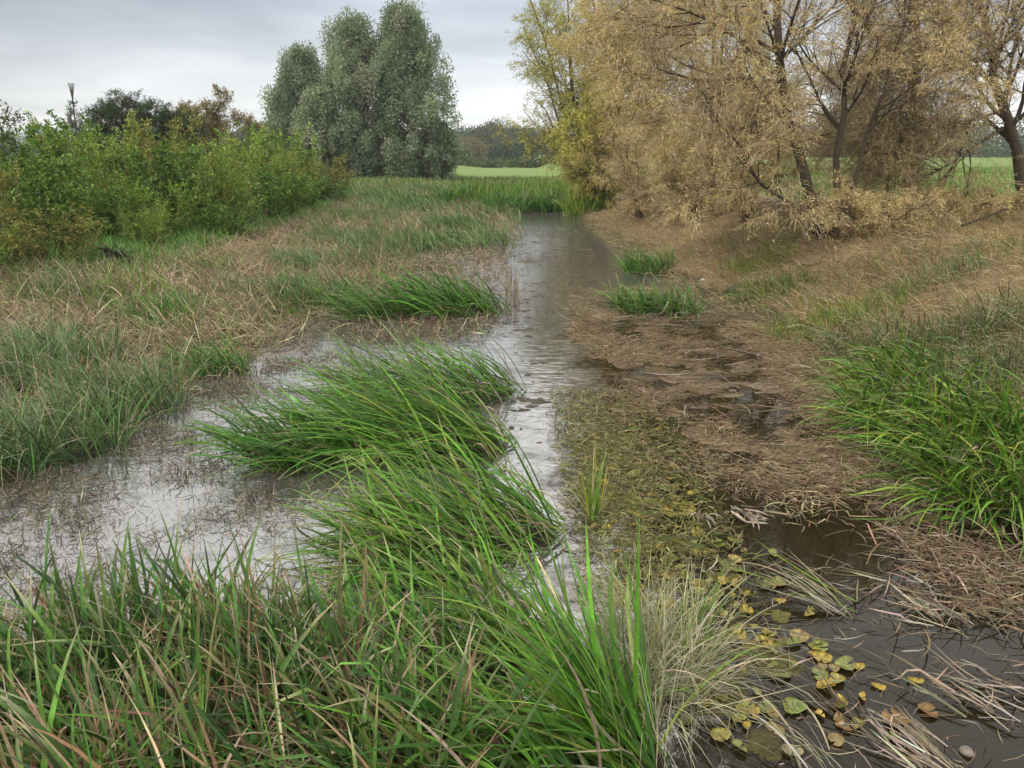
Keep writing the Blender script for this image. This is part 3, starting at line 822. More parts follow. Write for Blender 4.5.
clump("reed_sprig", "lone upright yellow-green reed sprig in the middle of the channel", "reed", None, (p[0], p[1]), 0.05, 0.05, 26, PI * 0.6, 0.9, 0.3, 0.55, 0.012, 0.12, 0.08, 0.15, 0.12, YELG, 14, STRAW, segs=5)
p = W(690, 660)
clump("reed_sprig", "thin upright reed sprig beside the pale tangled tuft", "reed", None, (p[0], p[1]), 0.08, 0.08, 22, PI * 0.4, 1.2, 0.35, 0.6, 0.008, 0.2, 0.15, 0.25, 0.2, GREEN, 20, PALE, segs=5)
for (q, lb, pal, n) in [((545, 212), "dark sedge tuft closing the far end of the channel", DEEP, 500), ((505, 212), "dark sedge tuft on the left shore at the channel's far end", DEEP, 260),
                        ((455, 205), "dark green sedge tuft inside the far reed bed", DEEP, 300), ((588, 214), "bright yellow-green grass clump at the far right shore of the channel", YELG, 600)]:
    p = ground_hit(*q)
    clump("sedge_clump", lb, "sedge", "sedge at the channel's far end", (p[0], p[1] + 0.4), 0.9, 0.6, n, PI * 0.5, 1.5, 0.7, 1.2, 0.035, 0.25, 0.2, 0.8, 0.4, pal, 30, STRAW, segs=5, keel=0, radial=0.4)


# ------------------------------------------------------------------ shrubs of the left thicket
def sapling(name, nstem, h0, h1, rad, pal, nleaf, leaf_l, leaf_w, stem_c=(0.13, 0.13, 0.06), side=12):
    root = empty(name, (0, 0, 0), "", "")
    a = rng.uniform(-PI, PI, nstem); r = rad * np.sqrt(rng.random(nstem)) * 0.6
    K = 7
    d = np.stack([np.cos(a) * 0.16 * r / rad * 2, np.sin(a) * 0.16 * r / rad * 2, np.ones(nstem)], -1) + rng.normal(0, 0.06, (nstem, 3))
    hh = rng.uniform(h0, h1, nstem); pts = [np.stack([r * np.cos(a), r * np.sin(a), np.zeros(nstem) - 0.05], -1)]
    for k in range(K - 1):
        d = norm(d + rng.normal(0, 0.05, (nstem, 3)))
        pts.append(pts[-1] + d * (hh / (K - 1))[:, None])
    P = np.stack(pts, 1); R = np.linspace(0.014, 0.004, K)[None].repeat(nstem, 0)
    B = Buf(); tubes(B, P, R, 5, np.array(stem_c))
    Q, RQ = grow(P, R, side, 0.03, 0.5, 1.0, 0.8, 0.35, 0.10, 5, rk=0.6, rmin=0.0025, lend=0.45)
    tubes(B, Q, RQ, 3, np.array(stem_c))
    B.build("stems", M_BARK, root)
    L = Buf()
    p1, t1 = along(Q, nleaf, 0.08, 0.02); p2, t2 = along(P, nleaf * 3, 0.25, 0.02)
    p = np.concatenate([p1, p2]); t = np.concatenate([t1, t2]); n = len(p)
    dv = norm(t * 0.7 + rng.normal(0, 0.65, (n, 3)) + np.array([0, 0, 0.05]))
    leaves(L, p, dv, rng.uniform(0.6, 1.25, n) * leaf_l, rng.uniform(0.7, 1.3, n) * leaf_w, pick(pal, n, 0.25, 0.1), flat=0.3)
    L.build("foliage", M_LEAF, root)
    return root


def dup(root, loc, rz, s, label, cat, group):
    r = root.copy(); COL.objects.link(r)
    r.location = [float(v) for v in loc]; r.rotation_euler = (0, 0, rz); r.scale = (s[0], s[0], s[1])
    tagp(r, label, cat, group)
    for ch in list(root.children):
        c_ = ch.copy(); COL.objects.link(c_); c_.parent = r
    return r


BRIGHT = [(4, (0.15, 0.25, 0.036)), (3, (0.21, 0.31, 0.052)), (2, (0.08, 0.16, 0.026)), (1, (0.30, 0.32, 0.07))]
MIDG = [(4, (0.11, 0.20, 0.034)), (3, (0.16, 0.26, 0.048)), (2, (0.06, 0.125, 0.024))]
OLIVE = [(4, (0.17, 0.20, 0.045)), (3, (0.24, 0.23, 0.06)), (2, (0.11, 0.15, 0.035)), (1, (0.28, 0.19, 0.09))]
LIME = [(4, (0.23, 0.32, 0.055)), (3, (0.17, 0.27, 0.045)), (2, (0.32, 0.35, 0.09)), (1, (0.10, 0.17, 0.03))]
SH = [sapling("leafy_shrub", 20, 1.7, 2.8, 1.3, BRIGHT, 20, 0.13, 0.042), sapling("leafy_shrub", 18, 1.6, 2.7, 1.3, MIDG, 22, 0.12, 0.05),
      sapling("leafy_shrub", 18, 1.5, 2.6, 1.3, OLIVE, 20, 0.11, 0.042),
      sapling("leafy_shrub", 30, 1.1, 2.75, 1.3, LIME, 24, 0.10, 0.022)]
TG = "shrubs of the left thicket"
# x, y, kind, width scale, height scale, label
bush = [(-9.5, 12.5, 3, 0.8, 0.45, "lowest feathery shrub at the left edge, spilling onto the straw"),
        (-8.6, 14.0, 2, 0.75, 0.42, "low olive shrub beside the upturned roots"),
        (-8.1, 16.9, 3, 0.55, 0.36, "small feathery lime shrub standing in the grass verge"),
        (-7.3, 19.4, 1, 0.55, 0.36, "small mid green shrub at the middle of the grass verge"),
        (-8.4, 18.6, 0, 0.7, 0.55, "bright green shrub stepping forward between the two small verge shrubs"),
        (-10.3, 14.2, 2, 1.0, 0.70, "olive green shrub at the left edge, behind the lowest feathery one"),
        (-10.0, 16.6, 1, 1.0, 0.80, "mid green shrub standing above the olive ones at the left edge"),
        (-12.0, 17.2, 1, 1.1, 1.00, "leafy shrub with dark gaps, cut by the left edge of the picture"),
        (-12.0, 20.5, 1, 1.15, 1.12, "tall dark-leaved shrub in the thicket's left back corner"),
        (-10.2, 19.4, 3, 1.1, 1.02, "feathery lime green shrub just right of the thicket's left back corner"),
        (-9.2, 17.4, 1, 0.7, 0.5, "low mid green shrub at the thicket's front, behind the grass verge's left end"),
        (-9.0, 20.4, 1, 1.0, 0.92, "mid green shrub in the thicket front, left of the palest one"),
        (-8.0, 21.4, 3, 1.15, 0.95, "palest yellow-green shrub at the middle of the thicket front"),
        (-10.4, 24.0, 2, 1.2, 1.16, "olive shrub whose russet top shows behind the thicket's middle"),
        (-9.4, 25.6, 0, 1.15, 0.95, "bright green shrub in the second row behind the palest one"),
        (-7.5, 23.8, 1, 0.9, 0.62, "dark-footed shrub right of the palest one, above the grass verge"),
        (-8.4, 27.2, 3, 1.1, 0.8, "feathery lime shrub under the yellowing sapling's crown"),
        (-7.5, 26.4, 1, 0.85, 0.5, "low dark shrub above the right half of the grass verge"),
        (-8.7, 30.5, 2, 1.1, 0.72, "olive yellow shrub between the thicket and the grey poplars"),
        (-7.4, 30.0, 1, 0.9, 0.42, "lowest dark shrub at the right tip of the thicket"),
        (-9.0, 31.0, 0, 1.3, 1.1, "green shrub in the thicket's back row behind the dark tall bush"),
        (-13.5, 24.5, 1, 1.3, 1.15, "dark shrub in the thicket's back row at the left"),
        (-8.4, 35.0, 2, 1.1, 0.65, "farthest olive shrub before the left poplar's foot")]
used = set()
for (x, y, k, sw, sh_, lb) in bush:
    loc = (x, y, float(H(x, y)))
    if k not in used:
        used.add(k); r = SH[k]
        r.location = loc; r.scale = (sw, sw, sh_); tagp(r, lb, "shrub", TG)
    else:
        dup(SH[k], loc, rng.uniform(-PI, PI), (sw, sh_), lb, "shrub", TG)


# ------------------------------------------------------------------ trees
def tree(name, label, cat, stems, srad, leafpal, spec, group=None, bark=(0.11, 0.085, 0.058), mleaf=None):
    """stems: world polylines; spec: branch levels and leaves"""
    base = np.array(stems[0][0], float)
    root = empty(name, base, label, cat, group)
    K = 9
    P = np.stack([resample(s, K) for s in stems]); N = len(P)
    P[:, 1:] += rng.normal(0, spec.get("wob", 0.04), (N, K - 1, 3))
    R = np.stack([r * np.linspace(1, spec.get("taper", 0.35), K) for r in srad])
    R[:, 0] *= 1.25
    T = Buf(); tubes(T, P, R, 9, np.array(bark))
    T.build("trunk", M_BARK, root, base)
    B = Buf()
    lev = [(P, R)]
    extra = spec.get("limbs")
    if extra:
        PL = np.stack([resample(s, K) for s, _ in extra]); RL = np.stack([r * np.linspace(1, 0.3, K) for _, r in extra])
        tubes(B, PL, RL, 6, np.array(bark)); lev[0] = (np.concatenate([P, PL]), np.concatenate([R, RL]))
    prev = lev[0]
    tw = Buf()
    for i, sp in enumerate(spec["levels"]):
        Q, RQ = grow(prev[0], prev[1], **sp)
        last = i >= len(spec["levels"]) - 1
        cc = np.array(bark) if not last else np.array(spec.get("twig", bark))
        tubes(B if not last else tw, Q, RQ, 5 if i == 0 else 3, cc)
        prev = (Q, RQ)
    B.build("branches", M_BARK, root, base)
    p, t = along(prev[0], spec["nleaf"], 0.05, spec.get("lj", 0.03))
    kp = fbm(p[:, 0] * 1.3 + p[:, 2] * 0.9, p[:, 1] * 1.3 - p[:, 2] * 0.8, 3, 7) + rng.normal(0, 0.06, len(p)) > spec.get("gap", 0.41)
    p, t = p[kp], t[kp]; n = len(p)
    dv = norm(t * 0.5 + rng.normal(0, 0.55, (n, 3)) + np.array([0, 0, spec.get("droop", -0.2)]))
    leaves(tw, p, dv, rng.uniform(0.6, 1.3, n) * spec["ll"], rng.uniform(0.7, 1.3, n) * spec["lw"], pick(leafpal, n, 0.25, 0.1))
    tw.build("crown", mleaf or M_LEAF, root, base)
    return root


def pl(Y, *pts):
    """polyline from picture points at depth Y (or a list of depths)"""
    Ys = Y if isinstance(Y, (list, tuple)) else [Y] * len(pts)
    return [at(p[0], p[1], y) for p, y in zip(pts, Ys)]


DRYLEAF = [(4, (0.54, 0.425, 0.225)), (3, (0.62, 0.505, 0.30)), (2, (0.34, 0.24, 0.13)), (2, (0.45, 0.42, 0.14))]
GOLD = [(4, (0.52, 0.42, 0.10)), (3, (0.44, 0.42, 0.085)), (2, (0.56, 0.43, 0.17)), (2, (0.28, 0.34, 0.055))]
YGREEN = [(4, (0.38, 0.40, 0.10)), (3, (0.26, 0.33, 0.08)), (2, (0.48, 0.42, 0.16))]
TWIG = (0.46, 0.37, 0.25)


def tlev(n1, l1, n2, l2, n3, l3, a1=0.9, tr1=0.25, bias=None, t0=0.25):
    return [dict(nper=n1, t0=t0, lmin=l1 * 0.6, lmax=l1, ang=a1, trop=tr1, wig=0.10, K=7, rk=0.55, rmin=0.006, bias=bias),
            dict(nper=n2, t0=0.15, lmin=l2 * 0.6, lmax=l2, ang=0.75, trop=0.05, wig=0.12, K=6, rk=0.6, rmin=0.004),
            dict(nper=n3, t0=0.1, lmin=l3 * 0.6, lmax=l3, ang=0.6, trop=-0.3, wig=0.09, K=5, rk=0.6, rmin=0.0034)]


b0 = ground_hit(825, 238); Yb = b0[1]
tree("willow_tree", "many-stemmed willow with dark trunk leaning left on the dry bank", "tree",
     [pl(Yb, (826, 242), (813, 205), (800, 165), (790, 120), (781, 70), (776, 20), (770, -60), (764, -150)),
      pl(Yb + .3, (828, 242), (836, 200), (838, 150), (843, 100), (850, 40), (858, -30), (866, -130)),
      pl([Yb, Yb - .2, Yb - .5, Yb - .8, Yb - 1], (822, 240), (795, 208), (757, 178), (735, 140), (705, 105)),
      pl(Yb + .2, (830, 242), (850, 180), (878, 100), (903, 20), (920, -70))],
     [0.11, 0.075, 0.035, 0.045], DRYLEAF,
     dict(levels=tlev(12, 2.6, 9, 1.3, 8, 0.8, t0=0.28), nleaf=19, ll=0.075, lw=0.010, twig=TWIG, droop=-0.4,
          limbs=[(pl([Yb, Yb - .4, Yb - .6, Yb - .8], (782, 82), (740, 78), (700, 82), (655, 68)), 0.035), (pl([Yb, Yb - .3, Yb - .6, Yb - .8], (783, 82), (730, 30), (690, 12), (640, -5)), 0.04),
                 (pl([Yb, Yb + .4, Yb + .8], (850, 40), (868, 20), (885, -20)), 0.04)]), bark=(0.085, 0.066, 0.047), mleaf=M_DRY)
b1 = ground_hit(912, 215); Y1 = b1[1]
tree("willow_tree", "straight grey-brown willow trunk standing alone before the green meadow", "tree",
     [pl(Y1, (912, 220), (911, 160), (913, 90), (916, 30), (919, -60), (921, -150)), pl(Y1, (914, 70), (928, 40), (945, 0), (960, -60)), pl(Y1 - .3, (903, 236), (890, 195), (877, 150), (868, 105))],
     [0.15, 0.05, 0.045], DRYLEAF, dict(levels=tlev(11, 2.6, 7, 1.3, 8, 0.75, t0=0.42), nleaf=10, ll=0.075, lw=0.009, twig=TWIG, droop=-0.4), bark=(0.13, 0.10, 0.065), mleaf=M_DRY)
b2 = ground_hit(1032, 215); Y2 = b2[1]
tree("willow_tree", "dark willow trunk leaning in at the right edge with long bare branches", "tree",
     [pl(Y2, (1034, 220), (1022, 185), (1010, 140), (1000, 95), (990, 45), (978, -10), (962, -80))],
     [0.13], DRYLEAF, dict(levels=tlev(26, 2.8, 10, 1.4, 9, 0.85, t0=0.25), nleaf=12, ll=0.075, lw=0.009, twig=TWIG, droop=-0.4,
     limbs=[(pl([Y2, Y2 - .3, Y2 - .6, Y2 - .9], (1001, 62), (960, 58), (920, 66), (878, 62)), 0.045), (pl([Y2, Y2 - .3, Y2 - .5, Y2 - .8], (1003, 128), (968, 150), (945, 168), (895, 187)), 0.04),
            (pl([Y2, Y2 - .3, Y2 - .5, Y2 - .8], (1001, 112), (960, 122), (900, 125), (830, 124)), 0.03)]), bark=(0.09, 0.07, 0.05), mleaf=M_DRY)


def fan(px, py, nst, hgt, spread, seed_lean=(0, 0), Yoff=0.0):
    b = ground_hit(px, py); b = b + np.array([0, Yoff, 0]); b[2] = float(H(b[0], b[1])) - 0.05
    st = []
    for i in range(nst):
        a = 2 * PI * i / nst + rng.uniform(-0.3, 0.3)
        dxy = np.array([math.cos(a), math.sin(a)]) * spread * rng.uniform(0.5, 1.1) + np.array(seed_lean)
        h = hgt * rng.uniform(0.8, 1.05)
        st.append([b, b + np.array([dxy[0] * .25, dxy[1] * .25, h * .35]), b + np.array([dxy[0] * .6, dxy[1] * .6, h * .7]), b + np.array([dxy[0], dxy[1], h])])
    return st


tree("willow_tree", "dense tan withered willow left of the dark many-stemmed trunk", "tree", fan(712, 214, 5, 8.5, 1.8, (-0.2, 0)), [0.07, 0.06, 0.06, 0.06, 0.05], DRYLEAF,
     dict(levels=tlev(13, 2.6, 8, 1.3, 9, 0.8, t0=0.08), nleaf=24, ll=0.08, lw=0.012, twig=TWIG, droop=-0.3), mleaf=M_DRY)
tree("willow_tree", "tan willow with golden tinge in the row's middle left", "tree", fan(632, 205, 6, 9.5, 2.3, (-0.5, 0)), [0.08, 0.07, 0.06, 0.07, 0.06, 0.06], DRYLEAF + GOLD,
     dict(levels=tlev(13, 2.8, 8, 1.3, 9, 0.9, t0=0.08), nleaf=27, ll=0.08, lw=0.014, twig=TWIG, droop=-0.3), mleaf=M_DRY)
tree("willow_tree", "yellow-green willow ending the right row towards the far meadow", "tree", fan(586, 202, 7, 10.0, 2.6, (-0.8, 0), 4.0), [0.10, 0.09, 0.08, 0.08, 0.08, 0.08, 0.08], GOLD + YGREEN + YGREEN,
     dict(levels=tlev(15, 3.6, 8, 1.6, 6, 0.9, t0=0.08), nleaf=21, ll=0.10, lw=0.028, twig=(0.16, 0.13, 0.06), droop=-0.2), mleaf=M_LEAF)
tree("willow_shrub", "low golden willow shrub at the far right shore of the channel", "shrub", fan(596, 212, 8, 3.6, 2.2, (0.3, 0)), [0.035] * 8, YGREEN + GOLD,
     dict(levels=tlev(10, 1.5, 7, 0.9, 5, 0.5, t0=0.05), nleaf=22, ll=0.09, lw=0.032, twig=(0.16, 0.13, 0.06), droop=-0.1), mleaf=M_LEAF)
for (px, py, hh, lb) in [(640, 222, 2.6, "low tan brush at the dry bank's far foot"), (690, 224, 2.4, "low tan brush with a dark hollow under it on the dry bank"),
                         (745, 222, 2.8, "tan brush just left of the dark leaning trunk"), (875, 228, 0.5, "low brown brush between the dark and the grey-brown trunks"),
                         (970, 222, 0.5, "low tan brush between the two right trunks")]:
    tree("dry_shrub", lb, "shrub", fan(px, py, 7, hh, 1.3), [0.025] * 7, DRYLEAF,
         dict(levels=tlev(9, 1.3, 7, 0.7, 5, 0.45, t0=0.03, tr1=0.0) if hh > 1 else tlev(7, 0.6, 6, 0.4, 5, 0.3, t0=0.03, tr1=0.0), nleaf=15, ll=0.07, lw=0.010, twig=TWIG, droop=-0.3), "dry brush on the right bank", mleaf=M_DRY)

# ---- grey poplars
POP = [(4, (0.17, 0.225, 0.13)), (3, (0.25, 0.30, 0.20)), (2, (0.085, 0.13, 0.065)), (2, (0.32, 0.35, 0.26))]


def crown_tree(name, label, cat, base, hgt, rad, z0, nclump, nleaf, ll, pal, group=None, shape=1.0, bark=(0.11, 0.095, 0.075), rtr=None, clr=0.11, lean=(0, 0), trunkpart=True):
    base = np.asarray(base, float)
    root = empty(name, base, label, cat, group)
    K = 8
    t = np.linspace(0, 1, K)
    tr = base[None] + np.stack([lean[0] * t ** 1.5, lean[1] * t ** 1.5, hgt * 0.92 * t], -1)
    tr[0, 2] -= 0.1
    rtr = rtr or hgt * 0.02
    T = Buf(); tubes(T, tr[None], (rtr * np.linspace(1, 0.15, K))[None], 8, np.array(bark))
    # limbs reach for the clump centres
    u = rng.random(nclump); zz = z0 + (hgt - z0) * u ** 0.85
    prof = np.sin(np.clip((zz - z0) / (hgt - z0) * 0.82 + 0.14, 0, 1) * PI) ** 0.5 * (1 - 0.40 * np.clip(zz / hgt - 0.5, 0, 1) * 1.6 * shape)
    lob = rng.uniform(0.6, 1.2, nclump)
    a = rng.uniform(-PI, PI, nclump)
    lobes = 1 + 0.22 * np.sin(3 * a + zz * 0.5 + rng.uniform(0, 6)) * np.cos(zz * 1.1 + rng.uniform(0, 6))
    rr = rad * prof * lob * lobes * np.sqrt(rng.uniform(0.25, 1, nclump))
    cx = np.interp(zz, tr[:, 2] - base[2], tr[:, 0]) + rr * np.cos(a); cy = np.interp(zz, tr[:, 2] - base[2], tr[:, 1]) + rr * np.sin(a)
    C = np.stack([cx, cy, base[2] + zz], -1)
    s0 = np.stack([np.interp(zz * 0.7 - 0.3, tr[:, 2] - base[2], tr[:, i]) for i in range(3)], -1)
    m = (s0 + C) / 2 + np.array([0, 0, -0.02 * hgt])
    tt = np.linspace(0, 1, 5)[None, :, None]
    Q = (1 - tt) ** 2 * s0[:, None] + 2 * tt * (1 - tt) * m[:, None] + tt ** 2 * C[:, None]
    tubes(T, Q, (rtr * 0.22 * np.linspace(1, 0.2, 5))[None].repeat(nclump, 0), 4, np.array(bark))
    T.build("trunk", M_BARK, root, base)
    L = Buf()
    cs = clr * rad * rng.uniform(0.8, 2.2, nclump)
    idx = np.repeat(np.arange(nclump), nleaf); n = len(idx)
    o = rng.normal(0, 1, (n, 3)); o = norm(o) * (rng.random((n, 1)) ** 0.5)
    o[:, 2] *= 1.7
    p = C[idx] + o * cs[idx, None]
    cc = pick(pal, nclump, 0.22, 0.05)[idx] * 0.55 + pick(pal, n, 0.2, 0.06) * 0.45
    leaves(L, p, norm(o + np.array([0, 0, 0.3]) + rng.normal(0, 0.6, (n, 3))), rng.uniform(0.7, 1.3, n) * ll, rng.uniform(0.7, 1.3, n) * ll * 0.5, cc, flat=0.25)
    L.build("crown", M_LEAF, root, base)
    return root


def gz(x, y):
    return (x, y, float(H(x, y)))


PG = "grey-leaved poplars beyond the reeds"
crown_tree("poplar_tree", "tallest grey-green poplar with a rounded top, right of the poplar group", "tree", gz(-7.1, 55), 10.7, 3.4, 0.5, 300, 230, 0.17, POP, PG, lean=(-0.2, 0))
crown_tree("poplar_tree", "tall pointed grey-green poplar in the middle of the group", "tree", gz(-11.0, 55), 10.1, 3.0, 0.5, 270, 230, 0.17, [(w, tuple(v * 1.12 for v in c_)) for w, c_ in POP], PG, lean=(0.3, 0))
crown_tree("poplar_tree", "shorter rounded poplar on the left of the poplar group", "tree", gz(-15.0, 57), 8.3, 2.9, 0.6, 220, 210, 0.17, POP, PG, lean=(0.3, 0))
crown_tree("poplar_tree", "small poplar squeezed low between the left and the middle poplar", "tree", gz(-13.0, 53.5), 5.6, 1.9, 0.3, 150, 100, 0.2, [(w, tuple(v * 1.15 for v in c_)) for w, c_ in POP], PG)
crown_tree("poplar_tree", "low dark poplar shoot at the right foot of the poplar group", "tree", gz(-5.0, 54), 3.8, 1.5, 0.2, 110, 90, 0.2, POP, PG)

# ---- dark bush and yellow sapling behind the thicket
DARKL = [(4, (0.055, 0.085, 0.038)), (3, (0.075, 0.105, 0.052)), (1, (0.09, 0.11, 0.06))]
x, y = -13.2, 27.5
tree("elder_bush", "dark bush with upright twiggy top above the thicket", "bush", [[np.array(gz(x, y)), np.array(gz(x + dx, y)) + np.array([0, 0, hh])] for dx, hh in [(-2.0, 2.8), (-1.4, 3.0), (-0.8, 3.3), (-0.3, 3.3), (0.2, 3.4), (0.7, 3.3), (1.2, 3.0), (1.8, 2.9), (2.3, 2.7)]],
     [0.04] * 9, DARKL, dict(levels=tlev(15, 1.2, 7, 0.6, 5, 0.4, tr1=0.6, a1=0.5, t0=0.25), nleaf=14, gap=0.3, ll=0.08, lw=0.022, twig=(0.10, 0.085, 0.06), droop=0.3), bark=(0.06, 0.05, 0.04))
x, y = -12.6, 32.0
tree("yellow_sapling", "yellowing open sapling with sparse top leaves, left of the poplars", "tree", [[np.array(gz(x, y)), np.array(gz(x + dx, y)) + np.array([0, 0, hh])] for dx, hh in [(-2.0, 3.0), (-1.2, 3.1), (-0.5, 3.4), (0.3, 3.3), (1.0, 4.3), (1.5, 3.2), (2.2, 2.9)]],
     [0.035] * 7, [(4, (0.24, 0.20, 0.075)), (3, (0.19, 0.18, 0.06)), (2, (0.28, 0.21, 0.11))], dict(levels=tlev(14, 1.1, 7, 0.6, 5, 0.4, tr1=0.6, a1=0.5, t0=0.2), nleaf=9, gap=0.33, ll=0.09, lw=0.03, twig=(0.20, 0.15, 0.09), droop=0.2))
x, y = -11.5, 17.5
tree("bare_sapling", "spindly sapling with a few dark leaves at the upper left edge", "tree", [[np.array(gz(x, y)), np.array(gz(x + dx, y)) + np.array([0, 0, hh])] for dx, hh in [(-0.1, 3.9), (0.35, 3.3)]],
     [0.02] * 2, DARKL, dict(levels=tlev(6, 0.8, 4, 0.4, 3, 0.25, tr1=0.4, a1=0.6, t0=0.4), nleaf=4, ll=0.09, lw=0.05, twig=(0.08, 0.07, 0.05), droop=0.1))
# dead stalk with a forked broom on top
bs = np.array(gz(*(at(72, 150, 24)[:2])))
tp = at(71, 83, 24); kn = at(73, 103, 24)
B = Buf()
st = [[bs, (bs + kn) / 2 + np.array([0.03, 0, 0]), kn]] + [[kn, (kn * 0.5 + tp * 0.5) + np.array([d * 0.35, d * 0.1, 0]), tp + np.array([d, d * 0.2, 0])] for d in (-0.08, -0.04, 0.0, 0.04, 0.08)]
PP = np.stack([resample(s_, 6) for s_ in st]); RR = np.stack([np.full(6, r_) for r_ in [0.02] + [0.011] * 5])
tubes(B, PP, RR, 5, np.array((0.10, 0.085, 0.065)))
leaves(B, kn + rng.normal(0, 0.05, (40, 3)), rng.normal(0, 1, (40, 3)), 0.09, 0.04, pick(DARKL, 40))
tagp(B.build("dead_stalk", M_BARK, None, bs), "dead stalk with a forked top rising out of the thicket against the sky", "stalk")

# ---- far trees
FARP = [(4, (0.045, 0.075, 0.030)), (3, (0.060, 0.095, 0.036)), (2, (0.032, 0.055, 0.026))]
FARY = [(4, (0.15, 0.14, 0.05)), (3, (0.11, 0.125, 0.045)), (2, (0.20, 0.17, 0.07))]
FG = "trees across the far meadow"
for (px, ytop, Yd, w_, pal, lb) in [(458, 138, 210, 4.5, FARP, "far tree just right of the poplars' edge, dark and low"), (476, 134, 220, 5, FARP, "far round-topped tree second from the poplars"),
                                    (495, 129, 215, 6.0, [(3, (0.09, 0.09, 0.035)), (2, (0.06, 0.085, 0.032))], "far tree with an olive tinge, tallest beyond the meadow"),
                                    (513, 133, 225, 5.5, FARP, "far dark tree right of the olive tinged one"), (530, 136, 230, 5, FARP, "far dark tree next to the willow row's leaves"),
                                    (548, 138, 230, 5, FARP, "far tree half hidden behind the yellow-green willow"), (520, 149, 170, 4.0, FARP, "dark bush standing in front of the far trees"),
                                    (500, 152, 165, 2.5, FARP, "small dark bush left of the larger bush beyond the meadow"), (466, 153, 180, 5.5, FARY, "yellowish bush mound beyond the meadow"),
                                    (440, 152, 185, 5.0, FARY, "yellowish bush mound nearest the poplars, beyond the meadow"), (268, 132, 150, 4.5, FARP, "far tree in the gap left of the poplars"), (250, 134, 160, 4.5, FARP, "far tree behind the yellowing sapling")]:
    q = at(px, ytop, Yd); b = gz(q[0], Yd)
    crown_tree("far_tree", lb, "tree", b, max(q[2] - b[2], 2.5), w_, 0.2, 130, 110, 0.5, pal, FG, clr=0.16)
HEDG = Buf()
hx = rng.uniform(-28, 30, 260); hy = rng.uniform(104, 118, 260); hh = rng.uniform(0.5, 1.3, 260)
idx = np.repeat(np.arange(260), 90)
o = norm(rng.normal(0, 1, (len(idx), 3))) * rng.random((len(idx), 1)) ** 0.4; o[:, 2] = np.abs(o[:, 2])
leaves(HEDG, np.stack([hx[idx] + o[:, 0] * 1.4, hy[idx] + o[:, 1], H(hx, hy)[idx] + o[:, 2] * hh[idx]], -1), o + rng.normal(0, 0.6, o.shape), 0.4, 0.25,
       (pick(FARP, 260, 0.2)[idx] + pick(FARP + FARY, len(idx))) / 2)
tagp(HEDG.build("far_scrub", M_LEAF), kind="stuff")
# far-off wood closing the horizon (one mass)
L = Buf()
xs = np.concatenate([rng.uniform(20, 330, 420), rng.uniform(-330, -60, 360), rng.uniform(-60, 30, 200)])
ysd = np.where(xs > 20, rng.uniform(150, 190, len(xs)), rng.uniform(240, 290, len(xs)))
hs = rng.uniform(5, 10.5, len(xs))
nl = 130
nl = 300; idx = np.repeat(np.arange(len(xs)), nl)
o = norm(rng.normal(0, 1, (len(idx), 3))) * rng.random((len(idx), 1)) ** 0.4
o[:, 2] = np.abs(o[:, 2])
pz = np.stack([xs[idx] + o[:, 0] * 5.0, ysd[idx] + o[:, 1] * 4, H(xs, ysd)[idx] + o[:, 2] * hs[idx] + 0.0], -1)
leaves(L, pz, o + rng.normal(0, 0.6, o.shape), 0.55, 0.35, (pick(FARP, len(xs), 0.15)[idx] + pick(FARP, len(idx))) / 2)
tagp(L.build("far_wood", M_LEAF), kind="stuff")


# ------------------------------------------------------------------ small things
def pad(name, label, cat, group, pos, r, colr, az, notch=0.35, tilt=0.1, ecc=1.0):
    nseg = 22; a = np.linspace(notch / 2, 2 * PI - notch / 2, nseg)
    rad = r * (1 + 0.05 * np.sin(3 * a + az) + rng.normal(0, 0.02, nseg))
    rings = []
    for f in (0.33, 0.7, 1.0):
        rings.append(np.stack([rad * f * np.cos(a) * ecc, rad * f * np.sin(a), 0.006 * np.sin(2 * a + az) * f + 0.012 * f * f], -1))
    V = np.concatenate([np.zeros((1, 3))] + rings)
    V[:, 2] += V[:, 0] * tilt + 0.006
    ca, sa = math.cos(az), math.sin(az)
    V = np.stack([V[:, 0] * ca - V[:, 1] * sa, V[:, 0] * sa + V[:, 1] * ca, V[:, 2]], -1)
    top = V; bot = V - np.array([0, 0, 0.0025])
    n = len(V)
    q = []; tri = []
    for k in range(nseg - 1):
        tri.append([0, 1 + k, 2 + k])
        for i in range(2):
            s_ = 1 + i * nseg + k
            q.append([s_, s_ + nseg, s_ + nseg + 1, s_ + 1])
        s_ = 1 + 2 * nseg + k
        q.append([s_, s_ + n, s_ + n + 1, s_ + 1])
    tri = np.array(tri); q0 = np.array(q)
    Cc = np.array(colr)[None] * np.exp(rng.normal(0, 0.28, (n, 1)))
    Cc[-nseg:] = Cc[-nseg:] * np.array([1.15, 0.95, 0.7])
    o = add_mesh(name, np.concatenate([top, bot]), [tri, q0], np.concatenate([Cc, Cc]), M_PAD)
    o.location = (float(pos[0]), float(pos[1]), float(pos[2]))
    return tagp(o, label, cat, group)


